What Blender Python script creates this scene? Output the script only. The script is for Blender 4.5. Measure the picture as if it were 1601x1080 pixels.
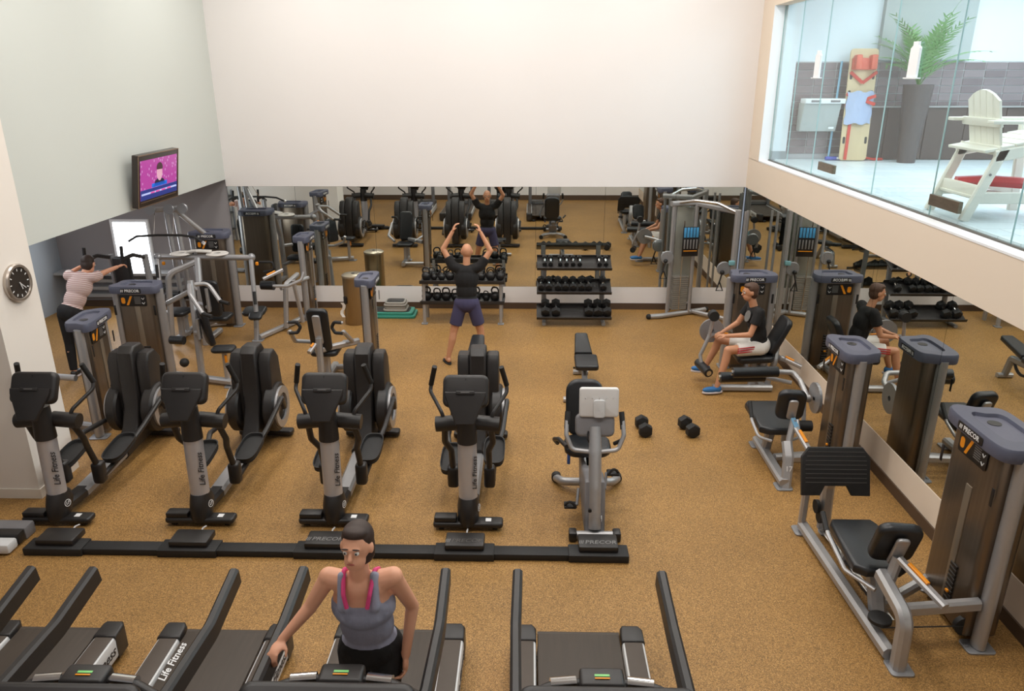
import bpy, bmesh, math, random
from mathutils import Vector, Matrix
random.seed(7)
for o in list(bpy.data.objects): bpy.data.objects.remove(o)
SC = bpy.context.scene; COL = SC.collection
PI = math.pi
def lin(c):
    return tuple(((v/255)/12.92 if v/255 <= .04045 else ((v/255+.055)/1.055)**2.4) for v in c)
# ------------------------------------------------------------------ camera
CH = 3.8; FPX = 1174.2279; TH = 0.344192348; RO = 0.001578266; YA = -0.0240043968
F = Vector((math.sin(YA)*math.cos(TH), math.cos(YA)*math.cos(TH), -math.sin(TH)))
R0 = Vector((math.cos(YA), -math.sin(YA), 0)); D0 = F.cross(R0)
RV = R0*math.cos(RO)+D0*math.sin(RO); DV = -R0*math.sin(RO)+D0*math.cos(RO)
camd = bpy.data.cameras.new('camera'); cam = bpy.data.objects.new('camera', camd); COL.objects.link(cam)
m = Matrix.Identity(4)
for i in range(3): m[i][0] = RV[i]; m[i][1] = -DV[i]; m[i][2] = -F[i]
m[2][3] = CH; cam.matrix_world = m
camd.sensor_fit = 'HORIZONTAL'; camd.sensor_width = 36; camd.lens = FPX/1601*36; camd.clip_start = .05; camd.clip_end = 200
SC.camera = cam
def W(u, v, y=None, z=None, x=None):
    """world point at a chosen real depth / height"""
    d = F+RV*((u-800.5)/FPX)+DV*((v-540)/FPX)
    t = y/d.y if y is not None else ((z-CH)/d.z if z is not None else x/d.x)
    return Vector((0, 0, CH))+d*t
# ------------------------------------------------------------------ world, light, exposure
wd = bpy.data.worlds.new('world'); SC.world = wd; wd.use_nodes = True
wd.node_tree.nodes['Background'].inputs[0].default_value = (.75, .85, 1, 1); wd.node_tree.nodes['Background'].inputs[1].default_value = .35
SC.view_settings.view_transform = 'Standard'; SC.view_settings.look = 'None'
SC.view_settings.exposure = 0.0; SC.view_settings.gamma = 1; SC.view_settings.use_curve_mapping = False
def area(name, loc, size, power, col, rot=(0, 0, 0), sy=None):
    l = bpy.data.lights.new(name, 'AREA'); l.energy = power; l.color = col; l.shape = 'RECTANGLE'; l.size = size; l.size_y = sy or size
    o = bpy.data.objects.new(name, l); o.location = loc; o.rotation_euler = rot; COL.objects.link(o); return o
WARM = (1, .965, .92)
for i, (x, y) in enumerate([(-3.4, 10.6), (-.7, 10.6), (1.9, 10.6), (-3.4, 7.2), (-.7, 7.2), (1.9, 7.2), (-3.4, 3.8), (-.7, 3.8), (1.9, 3.8)]):
    area('ceiling_lamp_light', (x, y, 6.3), 1.1, 67, WARM)
area('pool_daylight_fill', (6.2, 8.2, 5.25), 3.4, 250, (.84, .93, 1), sy=6)  # added overhead area light standing in for pool daylight; no skylight is built
area('alcove_fill_light', (-6.6, 8.6, 2.15), .5, 24, (.9, .94, 1), sy=3)  # added fill that brightens the alcove walls; no lamp hangs here
area('alcove_window_light', (-6.77, 12.3, 1.1), .5, 22, (.9, .95, 1), rot=(math.radians(-90), 0, 0), sy=.8)
# ------------------------------------------------------------------ materials
MATS = {}
def mat(name, col, rough=.5, metal=0, noise=None, bump=None, emit=0, spec=.5, coat=0):
    if name in MATS: return MATS[name]
    m = bpy.data.materials.new(name); m.use_nodes = True; nt = m.node_tree; b = nt.nodes['Principled BSDF']
    c = lin(col); b.inputs['Base Color'].default_value = (*c, 1); b.inputs['Roughness'].default_value = rough
    b.inputs['Metallic'].default_value = metal; b.inputs['Specular IOR Level'].default_value = spec; b.inputs['Coat Weight'].default_value = coat
    tc = nt.nodes.new('ShaderNodeTexCoord')
    if noise:   # (scale, amount, stretchxyz)
        sc, am, st = noise
        mp = nt.nodes.new('ShaderNodeMapping'); mp.inputs['Scale'].default_value = st
        nt.links.new(tc.outputs['Object'], mp.inputs[0])
        n = nt.nodes.new('ShaderNodeTexNoise'); n.inputs['Scale'].default_value = sc; n.inputs['Detail'].default_value = 3
        nt.links.new(mp.outputs[0], n.inputs['Vector'])
        mx = nt.nodes.new('ShaderNodeMix'); mx.data_type = 'RGBA'
        mx.inputs['A'].default_value = (*[v*(1-am) for v in c], 1); mx.inputs['B'].default_value = (*[min(1, v*(1+am)) for v in c], 1)
        nt.links.new(n.outputs['Fac'], mx.inputs['Factor']); nt.links.new(mx.outputs['Result'], b.inputs['Base Color'])
    if bump:
        n2 = nt.nodes.new('ShaderNodeTexNoise'); n2.inputs['Scale'].default_value = bump[0]; nt.links.new(tc.outputs['Object'], n2.inputs['Vector'])
        bp = nt.nodes.new('ShaderNodeBump'); bp.inputs['Strength'].default_value = bump[1]; bp.inputs['Distance'].default_value = .01
        nt.links.new(n2.outputs['Fac'], bp.inputs['Height']); nt.links.new(bp.outputs[0], b.inputs['Normal'])
    if emit: b.inputs['Emission Color'].default_value = (*c, 1); b.inputs['Emission Strength'].default_value = emit
    MATS[name] = m; return m
def floor_mat():
    m = bpy.data.materials.new('speckled_rubber_floor'); m.use_nodes = True; nt = m.node_tree; b = nt.nodes['Principled BSDF']
    tc = nt.nodes.new('ShaderNodeTexCoord')
    v = nt.nodes.new('ShaderNodeTexVoronoi'); v.inputs['Scale'].default_value = 180; nt.links.new(tc.outputs['Object'], v.inputs['Vector'])
    sp = nt.nodes.new('ShaderNodeSeparateColor'); nt.links.new(v.outputs['Color'], sp.inputs[0])
    r = nt.nodes.new('ShaderNodeValToRGB'); e = r.color_ramp.elements
    e[0].position = 0; e[0].color = (*lin((106, 80, 44)), 1); e[1].position = 1; e[1].color = (*lin((188, 147, 90)), 1)
    for p, c in ((.25, (129, 96, 52)), (.55, (152, 113, 61)), (.85, (166, 126, 70))):
        k = e.new(p); k.color = (*lin(c), 1)
    nt.links.new(sp.outputs[0], r.inputs[0])
    n = nt.nodes.new('ShaderNodeTexNoise'); n.inputs['Scale'].default_value = .9; n.inputs['Detail'].default_value = 5; nt.links.new(tc.outputs['Object'], n.inputs['Vector'])
    mr = nt.nodes.new('ShaderNodeMapRange'); mr.inputs[1].default_value = .3; mr.inputs[2].default_value = .7; mr.inputs[3].default_value = .93; mr.inputs[4].default_value = 1.2
    nt.links.new(n.outputs['Fac'], mr.inputs[0])
    mx = nt.nodes.new('ShaderNodeMix'); mx.data_type = 'RGBA'; mx.blend_type = 'MULTIPLY'; mx.inputs['Factor'].default_value = 1
    nt.links.new(r.outputs[0], mx.inputs['A']); nt.links.new(mr.outputs[0], mx.inputs['B']); nt.links.new(mx.outputs['Result'], b.inputs['Base Color'])
    b.inputs['Roughness'].default_value = .55; b.inputs['Specular IOR Level'].default_value = .4
    bp = nt.nodes.new('ShaderNodeBump'); bp.inputs['Strength'].default_value = .15; bp.inputs['Distance'].default_value = .004
    nt.links.new(sp.outputs[1], bp.inputs['Height']); nt.links.new(bp.outputs[0], b.inputs['Normal'])
    return m
def glass_mat():
    m = bpy.data.materials.new('clear_pane_glass'); m.use_nodes = True; nt = m.node_tree; nt.nodes.clear()
    o = nt.nodes.new('ShaderNodeOutputMaterial'); t = nt.nodes.new('ShaderNodeBsdfTransparent'); t.inputs[0].default_value = (.93, .97, .97, 1)
    g = nt.nodes.new('ShaderNodeBsdfGlossy'); g.inputs['Roughness'].default_value = .0
    lw = nt.nodes.new('ShaderNodeLayerWeight'); pw = nt.nodes.new('ShaderNodeMath'); pw.operation = 'POWER'; pw.inputs[1].default_value = 5
    nt.links.new(lw.outputs['Facing'], pw.inputs[0]); f = nt.nodes.new('ShaderNodeMapRange'); f.inputs[3].default_value = .035; f.inputs[4].default_value = .8; nt.links.new(pw.outputs[0], f.inputs[0])
    x = nt.nodes.new('ShaderNodeMixShader'); nt.links.new(f.outputs[0], x.inputs[0]); nt.links.new(t.outputs[0], x.inputs[1]); nt.links.new(g.outputs[0], x.inputs[2])
    nt.links.new(x.outputs[0], o.inputs[0]); return m
FLOOR = floor_mat(); GLASS = glass_mat()
WHITE = mat('white_wall_paint', (234, 230, 228), .8, noise=(.6, .02, (1, 1, 1)))
GREENW = mat('pale_green_grey_paint', (206, 211, 206), .8, noise=(.7, .02, (1, 1, 1)))
CREAM = mat('cream_wall_paint', (228, 213, 195), .8, noise=(.6, .02, (1, 1, 1)))
GREYW = mat('mid_grey_paint', (150, 147, 149), .8, noise=(.8, .05, (1, 1, 1)))
BASEB = mat('dark_brown_baseboard', (84, 66, 52), .5, noise=(6, .1, (1, 1, 1)))
MIRROR = mat('mirror_silver', (222, 226, 222), .0, 1.0)
SILVER = mat('silver_powder_coat', (172, 171, 172), .38, .55, noise=(30, .05, (1, 1, 1)))
SILVERD = mat('silver_grey_frame', (150, 151, 154), .4, .5, noise=(20, .05, (1, 1, 1)))
CHROME = mat('polished_chrome', (215, 215, 215), .15, 1)
SHROUD = mat('brushed_bronze_shroud', (118, 106, 93), .3, .75, noise=(3, .22, (14, 14, .4)))
CAP = mat('slate_blue_plastic', (84, 87, 104), .45, noise=(40, .05, (1, 1, 1)))
CAPIN = mat('slate_blue_cup_tray', (96, 98, 114), .5, noise=(40, .05, (1, 1, 1)))
BLACK = mat('black_moulded_plastic', (38, 35, 34), .42, noise=(25, .12, (1, 1, 1)))
BLACKM = mat('matt_black_rubber', (28, 27, 27), .65, noise=(40, .2, (1, 1, 1)))
VINYL = mat('black_padded_vinyl', (30, 32, 35), .36, bump=(60, .08), noise=(12, .1, (1, 1, 1)))
PLATE = mat('black_label_plate', (26, 25, 26), .4, noise=(20, .1, (1, 1, 1)))
LETTER = mat('white_print', (236, 236, 236), .5, noise=(5, .02, (1, 1, 1)))
GREYPRINT = mat('grey_print', (120, 118, 116), .5, noise=(5, .05, (1, 1, 1)))
DARKLET = mat('dark_print', (48, 46, 48), .5, noise=(5, .05, (1, 1, 1)))
ORANGE = mat('orange_plastic', (240, 150, 24), .4, noise=(10, .06, (1, 1, 1)))
IRON = mat('black_cast_iron', (33, 31, 30), .4, .2, bump=(90, .15), noise=(20, .2, (1, 1, 1)))
BRASS = mat('brushed_steel_bin', (158, 140, 110), .3, .85, noise=(4, .12, (20, 20, .5)))
STACK = mat('dark_weight_plates', (46, 42, 39), .45, .4, noise=(30, .15, (1, 1, 1)))
BELT = mat('treadmill_belt', (66, 57, 49), .6, noise=(5, .22, (8, .6, 1)))
WTRIM = mat('white_grey_plastic', (206, 206, 206), .4, noise=(10, .03, (1, 1, 1)))
GREYP = mat('mid_grey_plastic', (120, 118, 120), .45, noise=(15, .05, (1, 1, 1)))
# ------------------------------------------------------------------ mesh builder
def fillet(pts, r, n=5):
    pts = [Vector(p) for p in pts]
    if r <= 0 or len(pts) < 3: return pts
    out = [pts[0]]
    for a, b, c in zip(pts, pts[1:], pts[2:]):
        u = (a-b); v = (c-b); la, lb = u.length, v.length; u.normalize(); v.normalize()
        ang = u.angle(v)
        if ang > PI-.05: out.append(b); continue
        t = min(r/math.tan(ang/2), la*.49, lb*.49); rr = t*math.tan(ang/2)
        bis = (u+v).normalized(); ctr = b+bis*(rr/math.sin(ang/2)); p0 = b+u*t; p1 = b+v*t
        d0 = p0-ctr; d1 = p1-ctr; th = d0.angle(d1); ax = d0.cross(d1)
        if ax.length < 1e-9: out.append(b); continue
        ax.normalize()
        for k in range(n+1): out.append(ctr+Matrix.Rotation(th*k/n, 3, ax) @ d0)
    out.append(pts[-1]); return out
class MB:
    def __init__(s, T=None):
        s.v = []; s.f = []; s.T = T or Matrix.Identity(4)
    def add(s, vs, fs, T=None):
        o = len(s.v); M = s.T @ T if T is not None else s.T
        s.v += [tuple(M @ Vector(p)) for p in vs]; s.f += [tuple(i+o for i in q) for q in fs]; return s
    def bm(s, bm, T=None):
        bm.verts.index_update(); s.add([v.co.copy() for v in bm.verts], [[v.index for v in f.verts] for f in bm.faces], T); bm.free(); return s
    def box(s, c, size, bev=0, rz=0, rot=None, seg=2):
        bm = bmesh.new(); bmesh.ops.create_cube(bm, size=1); bmesh.ops.scale(bm, vec=size, verts=bm.verts)
        if bev: bmesh.ops.bevel(bm, geom=bm.edges[:], offset=min(bev, .49*min(size)), segments=seg, affect='EDGES', profile=.5)
        T = Matrix.Translation(c) @ (rot.to_4x4() if rot is not None else Matrix.Rotation(rz, 4, 'Z'))
        return s.bm(bm, T)
    def tube(s, pts, r, fil=0, n=10, sec=None, up=(0, 0, 1), n_f=5, r2=None):
        P = fillet(pts, fil, n_f); N = len(P)
        if sec is None: sec = [(math.cos(2*PI*k/n), math.sin(2*PI*k/n)) for k in range(n)]
        else: r = 1
        n = len(sec); vs = []; fs = []
        T0 = (P[1]-P[0]).normalized(); a = Vector(up)
        if abs(a.dot(T0)) > .98: a = Vector((1, 0, 0)) if abs(T0.x) < .9 else Vector((0, 1, 0))
        U = (a-T0*a.dot(T0)).normalized()
        for i in range(N):
            if i == 0: t = T0
            elif i == N-1: t = (P[-1]-P[-2]).normalized()
            else: t = ((P[i]-P[i-1]).normalized()+(P[i+1]-P[i]).normalized()).normalized()
            U = (U-t*U.dot(t)).normalized(); S = t.cross(U)
            rr = r if r2 is None else r+(r2-r)*i/(N-1)
            for (x, y) in sec: vs.append(P[i]+(S*x+U*y)*rr)
        for i in range(N-1):
            for k in range(n):
                k2 = (k+1) % n; fs.append((i*n+k, i*n+k2, (i+1)*n+k2, (i+1)*n+k))
        fs.append(tuple(range(n))[::-1]); fs.append(tuple((N-1)*n+k for k in range(n)))
        return s.add(vs, fs)
    def bar(s, pts, w, h, fil=0, up=(0, 0, 1), c=.25):
        b = min(w, h)*c; x, y = w/2, h/2
        sec = [(x, -y+b), (x, y-b), (x-b, y), (-x+b, y), (-x, y-b), (-x, -y+b), (-x+b, -y), (x-b, -y)]
        return s.tube(pts, 1, fil, sec=sec, up=up)
    def slab(s, outl, z0, z1, bev=0, T=None, seg=3):
        """outline in xy (ccw), extruded z0..z1 with rounded rims"""
        n = len(outl); P = [Vector((p[0], p[1], 0)) for p in outl]; nor = []
        for i in range(n):
            d = (P[(i+1) % n]-P[i-1]).normalized(); nor.append(Vector((-d.y, d.x, 0)))
        bev = min(bev, abs(z1-z0)/2*.99); rings = []
        if bev:
            for k in range(seg+1):
                a = PI/2*k/seg; rings.append((bev*(1-math.sin(a)), z0+bev*(1-math.cos(a))))
            for k in range(seg+1):
                a = PI/2*k/seg; rings.append((bev*(1-math.cos(a)), z1-bev*(1-math.sin(a))))
        else: rings = [(0, z0), (0, z1)]
        vs = []; fs = []
        for ins, z in rings: vs += [(p+q*ins)+Vector((0, 0, z)) for p, q in zip(P, nor)]
        for i in range(len(rings)-1):
            for k in range(n): k2 = (k+1) % n; fs.append((i*n+k, i*n+k2, (i+1)*n+k2, (i+1)*n+k))
        fs.append(tuple(range(n))[::-1]); fs.append(tuple((len(rings)-1)*n+k for k in range(n)))
        return s.add(vs, fs, T)
    def lathe(s, prof, n=20, T=None):
        vs = []; fs = []; m = len(prof)
        for k in range(n):
            a = 2*PI*k/n
            for r, z in prof: vs.append((r*math.cos(a), r*math.sin(a), z))
        for k in range(n):
            k2 = (k+1) % n
            for j in range(m-1): fs.append((k*m+j, k2*m+j, k2*m+j+1, k*m+j+1))
        fs.append(tuple(k*m for k in range(n))[::-1]); fs.append(tuple(k*m+m-1 for k in range(n)))
        return s.add(vs, fs, T)
    def ball(s, c, r, n=12, m=8):
        if not hasattr(r, '__len__'): r = (r, r, r)
        vs = []; fs = []
        vs.append((0, 0, -1))
        for j in range(1, m):
            a = -PI/2+PI*j/m
            for k in range(n): b = 2*PI*k/n; vs.append((math.cos(a)*math.cos(b), math.cos(a)*math.sin(b), math.sin(a)))
        vs.append((0, 0, 1))
        for k in range(n):
            k2 = (k+1) % n; fs.append((0, 1+k2, 1+k)); L = len(vs)-1; o = 1+(m-2)*n; fs.append((L, o+k, o+k2))
            for j in range(m-2): fs.append((1+j*n+k, 1+j*n+k2, 1+(j+1)*n+k2, 1+(j+1)*n+k))
        return s.add(vs, fs, Matrix.Translation(c) @ Matrix.Diagonal((*r, 1)))
    def cyl(s, a, b, r, n=16, r2=None): return s.tube([a, b], r, n=n, r2=r2)
    def obj(s, name, mt, parent=None, smooth=35):
        me = bpy.data.meshes.new(name); me.from_pydata(s.v, [], s.f); me.materials.append(mt)
        if smooth:
            me.polygons.foreach_set('use_smooth', [True]*len(me.polygons))
            try: me.set_sharp_from_angle(angle=math.radians(smooth))
            except Exception: pass
        me.update(); o = bpy.data.objects.new(name, me); COL.objects.link(o)
        if parent is not None: o.parent = parent
        return o
def rrect(w, h, r, n=4, cx=0, cy=0):
    o = []
    for qx, qy, a0 in ((1, 1, 0), (-1, 1, 1), (-1, -1, 2), (1, -1, 3)):
        for k in range(n+1):
            a = PI/2*(a0+k/n); o.append((cx+qx*(w/2-r)+r*math.cos(a), cy+qy*(h/2-r)+r*math.sin(a)))
    return o
def tag(o, label, cat, group=None, kind=None):
    o['label'] = label; o['category'] = cat
    if group: o['group'] = group
    if kind: o['kind'] = kind
    return o
def root(name, loc, label, cat, rz=0, group=None):
    o = bpy.data.objects.new(name, None); o.location = loc; o.rotation_euler = (0, 0, rz); COL.objects.link(o); o.empty_display_size = .1
    return tag(o, label, cat, group)
def struct(name, mb, mt, parent=None, smooth=0):
    o = mb.obj(name, mt, parent, smooth)
    if parent is None: o['kind'] = 'structure'
    return o
def copy_tree(o, parent=None):
    c = o.copy(); COL.objects.link(c)
    if parent is not None: c.parent = parent
    for ch in o.children: copy_tree(ch, c)
    return c
TXT = {}
def text(s, size, T, mt, parent, name='lettering', shear=0, ext=.0008, sx=1.0):
    """flat lettering; T maps text plane xy (x right, y up, z outwards)"""
    k = (s, size, shear, sx)
    if k not in TXT:
        cu = bpy.data.curves.new('t', 'FONT'); cu.body = s; cu.size = size; cu.align_x = 'CENTER'; cu.align_y = 'CENTER'; cu.extrude = ext; cu.shear = shear; cu.offset = size*.012; cu.resolution_u = 2
        to = bpy.data.objects.new('t', cu); COL.objects.link(to); dg = bpy.context.evaluated_depsgraph_get()
        me = bpy.data.meshes.new_from_object(to.evaluated_get(dg)); bpy.data.objects.remove(to)
        for v in me.vertices: v.co.x *= sx
        TXT[k] = me
    me = TXT[k].copy(); me.materials.clear(); me.materials.append(mt); me.transform(T)
    o = bpy.data.objects.new(name, me); COL.objects.link(o); o.parent = parent; return o
def frame(o, x, n):
    """matrix with origin o, x axis x, z axis n (outward)"""
    x = Vector(x).normalized(); n = Vector(n).normalized(); y = n.cross(x).normalized(); x = y.cross(n)
    M = Matrix.Identity(4)
    for i in range(3): M[i][0] = x[i]; M[i][1] = y[i]; M[i][2] = n[i]; M[i][3] = o[i]
    return M
# ------------------------------------------------------------------ room shell
RX, LX, BY, ZM0, ZM1, ZS = 3.52, -5.04, 12.5, .392, 2.09, 2.2
AX, FY, ZC = -8.1, .35, 6.5
def bx(x0, x1, y0, y1, z0, z1, bev=0): return MB().box(((x0+x1)/2, (y0+y1)/2, (z0+z1)/2), (x1-x0, y1-y0, z1-z0), bev)
struct('floor', bx(AX-.2, RX+.3, FY-.2, BY+.3, -.2, 0), FLOOR)
wb = struct('wall_back', bx(LX, RX+.2, BY, BY+.2, ZM1, ZC), WHITE)
MB().box(((LX+RX)/2, BY+.1, ZM0/2), (RX-LX, .2, ZM0)).obj('lower_wall', WHITE, wb, 0)
MB().box(((LX+RX)/2, BY+.12, 1.24), (RX-LX, .16, 1.7)).obj('mirror_backing', GREYW, wb, 0)
def seam_set(a, b, cuts): c = [a]+cuts+[b]; return list(zip(c, c[1:]))
for a, b in seam_set(LX+.01, RX-.012, [-3.9, -2.6, -1.3, .1, 1.24, 2.4]):
    MB().box(((a+b)/2, BY+.02, (ZM0+ZM1)/2), (b-a-.004, .03, ZM1-ZM0-.006)).obj('mirror_pane', MIRROR, wb, 0)
struct('baseboard_back', bx(LX, RX, BY-.015, BY, 0, .11), BASEB)
# right wall: mirror band, cream beam, glazed opening to the pool deck
wr = struct('wall_right', bx(RX, RX+.15, FY, BY+.2, ZM1, 2.555), CREAM)
MB().box((RX+.1, (FY+BY)/2, ZM0/2), (.2, BY-FY, ZM0)).obj('lower_wall', CREAM, wr, 0)
MB().box((RX+.12, (FY+BY)/2, 1.24), (.16, BY-FY, 1.7)).obj('mirror_backing', GREYW, wr, 0)
MB().box((RX+.1, (11.94+BY)/2+.1, 4.5), (.2, BY-11.94+.2, 3.9)).obj('wall_pier', CREAM, wr, 0)
MB().box((RX+.1, (FY+11.94)/2, 5.63), (.2, 11.94-FY, 1.75)).obj('wall_head', CREAM, wr, 0)
for a, b in seam_set(FY, BY-.012, [1.9, 3.3, 4.7, 6.1, 7.5, 8.9, 10.3]):
    MB().box((RX+.02, (a+b)/2, (ZM0+ZM1)/2), (.03, b-a-.004, ZM1-ZM0-.006)).obj('mirror_pane', MIRROR, wr, 0)
struct('baseboard_right', bx(RX-.015, RX, FY, BY-.015, 0, .11), BASEB)
SILL = mat('white_sill_paint', (240, 243, 246), .5, noise=(3, .02, (1, 1, 1)))
struct('trim_1', bx(RX-.004, RX+.2, FY, 11.935, 2.556, 2.575), SILL)
struct('trim_2', bx(RX-.004, RX+.2, 11.92, 11.94, 2.575, 4.755), SILL)
wn = struct('window_1', bx(RX+.135, RX+.165, FY, 11.92, 2.575, 2.592), mat('dark_glazing_channel', (96, 92, 84), .4, .6, noise=(5, .1, (1, 1, 1))))
GX = RX+.15
for a, b in seam_set(FY+.1, 11.92, [2.6, 4.2, 5.75, 7.0, 8.25, 10.1, 11.1]):
    MB().box((GX, (a+b)/2, 3.67), (.012, b-a-.012, 2.155)).obj('pane', GLASS, wn, 0)
    MB().box((GX, b-.003, 3.67), (.013, .004, 2.155)).obj('pane_edge', mat('green_glass_edge', (176, 204, 204), .2, noise=(3, .05, (1, 1, 1))), wn, 0)
PATCH = mat('brushed_patch_fitting', (120, 108, 92), .35, .8, noise=(3, .3, (1, 3, 12)))
for u, v in ((1290, 262), (1474, 318)):
    p = W(u, v, x=GX-.02); MB().box((GX, p.y, p.z), (.04, .5, .1), .004).obj('patch_fitting', PATCH, wn, 0)
for u, v in ((1279, 100), (1430, 93)):
    p = W(u, v, x=GX-.02); q = MB(); q.slab([(-.09, -.16), (.09, -.16), (.09, .1), (.05, .125), (.05, .16), (-.05, .16), (-.05, .125), (-.09, .1)], -.012, .012, .003, T=frame((GX-.02, p.y, p.z), (0, -1, 0), (-1, 0, 0)))
    q.box((GX-.02, p.y, p.z-.168), (.05, .26, .012), .003); q.obj('lock_plate', SILL, wn, 0)
# left: upper wall over the alcove, column with clock, grey alcove
wl = struct('wall_left', bx(LX-.2, LX, 6.3, BY+.2, ZS, ZC), GREENW)
struct('wall_column', bx(AX, -4.66, 6.18, 6.78, 0, ZC), mat('warm_white_paint', (238, 231, 222), .8, noise=(.6, .02, (1, 1, 1))))
struct('baseboard_column', bx(-8, -4.648, 6.168, 6.79, 0, .1), mat('white_skirting_paint', (232, 224, 212), .6, noise=(3, .02, (1, 1, 1))))
struct('ceiling_alcove', bx(AX-.2, LX-.2, 6.3, BY+.2, ZS, ZS+.15), WHITE)
struct('wall_alcove_side', bx(AX-.2, AX, FY, BY+.2, 0, ZC), mat('blue_grey_paint', (150, 156, 162), .8, noise=(.8, .04, (1, 1, 1))))
wa = struct('wall_alcove_back', bx(AX, LX, BY+.02, BY+.2, 0, ZS), GREYW)
struct('baseboard_alcove', bx(AX, LX, BY, BY+.02, 0, .11), BASEB)
LEDGE = mat('light_grey_ledge_paint', (168, 170, 172), .7, noise=(.8, .04, (1, 1, 1)))
struct('trim_3', bx(AX, -6.05, BY-.25, BY+.02, .62, .66), LEDGE)
for i, z in enumerate((.2, .33, .46)): struct('trim_%d' % (4+i), bx(-7.9, -6.0, BY-.1, BY+.02, z, z+.055), LEDGE)
w2 = struct('window_2', MB().box((-6.77, BY+.01, 1.07), (.66, .06, .93)), SILL)
MB().box((-6.77, BY-.022, 1.07), (.56, .008, .83)).obj('pane', mat('daylit_window', (246, 250, 255), .3, emit=6), w2, 0)
struct('wall_front', bx(AX, RX+.2, FY-.2, FY, 0, 2.6), WHITE)
struct('baseboard_front', bx(AX, RX, FY, FY+.015, 0, .16), BASEB)
struct('ceiling', bx(AX-.2, RX+.3, FY-3, BY+.3, ZC, ZC+.2), WHITE)
struct('wall_upper_front', bx(AX, RX+.3, FY-3.1, FY-2.9, 2.4, ZC), WHITE)
struct('floor_mezzanine', bx(AX, RX+.2, FY-3, FY-.2, 2.4, 2.6), WHITE)
for i, (x, y) in enumerate([(-3.4, 10.6), (-.7, 10.6), (1.9, 10.6), (-3.4, 7.2), (-.7, 7.2), (1.9, 7.2), (-3.4, 3.8), (-.7, 3.8), (1.9, 3.8)]):
    q = MB(Matrix.Translation((x, y, 6.5)))
    for sx, sy, w, h in ((0, .62, 1.3, .06), (0, -.62, 1.3, .06), (.62, 0, .06, 1.18), (-.62, 0, .06, 1.18)): q.box((sx, sy, -.08), (w, h, .16), .01)
    q.obj('lamp_frame', WTRIM, bpy.data.objects['ceiling'])
# pool deck beyond the glass
PY = 11.92; PZ = 2.6
POOLW = mat('cool_white_pool_wall', (232, 240, 245), .7, noise=(.6, .02, (1, 1, 1)))
def deck_mat():
    m = mat('pale_deck_tile', (222, 230, 232), .35); nt = m.node_tree; b = nt.nodes['Principled BSDF']; tc = nt.nodes.new('ShaderNodeTexCoord')
    br = nt.nodes.new('ShaderNodeTexBrick'); br.inputs['Scale'].default_value = 1; br.inputs['Brick Width'].default_value = .6; br.inputs['Row Height'].default_value = .3; br.inputs['Mortar Size'].default_value = .006
    br.inputs['Color1'].default_value = (*lin((224, 232, 234)), 1); br.inputs['Color2'].default_value = (*lin((214, 224, 228)), 1); br.inputs['Mortar'].default_value = (*lin((184, 194, 198)), 1)
    nt.links.new(tc.outputs['Object'], br.inputs['Vector']); nt.links.new(br.outputs['Color'], b.inputs['Base Color']); return m
struct('floor_pool_deck', bx(RX+.2, 9.5, FY, PY, PZ-.2, PZ), deck_mat())
wp = struct('wall_pool', bx(RX+.2, 9.5, PY+.02, PY+.2, PZ, 5.6), POOLW)
struct('wall_pool_side', bx(9.5, 9.7, FY, PY+.2, PZ, 5.6), POOLW); struct('wall_pool_front', bx(RX+.2, 9.5, FY-.2, FY, PZ, 5.6), POOLW)
struct('ceiling_pool', bx(RX+.2, 9.7, FY-.2, PY+.2, 5.4, 5.6), POOLW)
MB().box((3.79, PY-.02, 4.0), (.2, .08, 2.8)).obj('corner_pier', POOLW, wp, 0)
MB().box((3.79, PY-.03, 2.66), (.21, .09, .12)).obj('pier_skirting', mat('grey_skirting', (150, 158, 162), .6, noise=(3, .04, (1, 1, 1))), wp, 0)
MB().box((5.72, PY-.03, 4.72), (1.3, .1, 1.4)).obj('grey_pier', mat('pale_grey_render', (176, 182, 180), .7, noise=(2, .04, (1, 1, 1))), wp, 0)
TILE = [mat('dark_mauve_wall_tile_%d' % i, c, .3, noise=(3, .08, (1, 1, 6))) for i, c in enumerate(((136, 122, 124), (126, 112, 114), (144, 130, 132)))]
tme = []
for t in TILE: a = MB().box((0, 0, 0), (.297, .016, .097), .003, seg=1); o = a.obj('tile', t, wp, 0); tme.append(o.data); bpy.data.objects.remove(o)
MB().box((6.65, PY+.012, 3.3), (5.6, .016, 1.39)).obj('tile_grout', mat('pale_grout', (186, 184, 186), .8, noise=(3, .04, (1, 1, 1))), wp, 0)
for r in range(13):
    for c in range(12):
        x = 3.89+.155+c*.31; z = 3.985-.055-r*.109
        if z < PZ+.03: continue
        if x > 4.75 and z < 3.36: continue
        o = bpy.data.objects.new('tile', random.choice(tme)); COL.objects.link(o); o.parent = wp; o.location = (x, PY, z)
BROWNP = mat('brown_bench_panel', (92, 78, 72), .5, noise=(2, .08, (1, 1, 1)))
for k in range(5): MB().box((4.72+.29+k*.58, PY-.06, 2.98), (.572, .16, .75), .004).obj('bench_panel', BROWNP, wp, 0)
MB().box((6.2, PY-.07, 3.365), (3.0, .2, .02), .004).obj('bench_capping', mat('grey_capping', (168, 166, 164), .5, noise=(3, .05, (1, 1, 1))), wp, 0)

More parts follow.
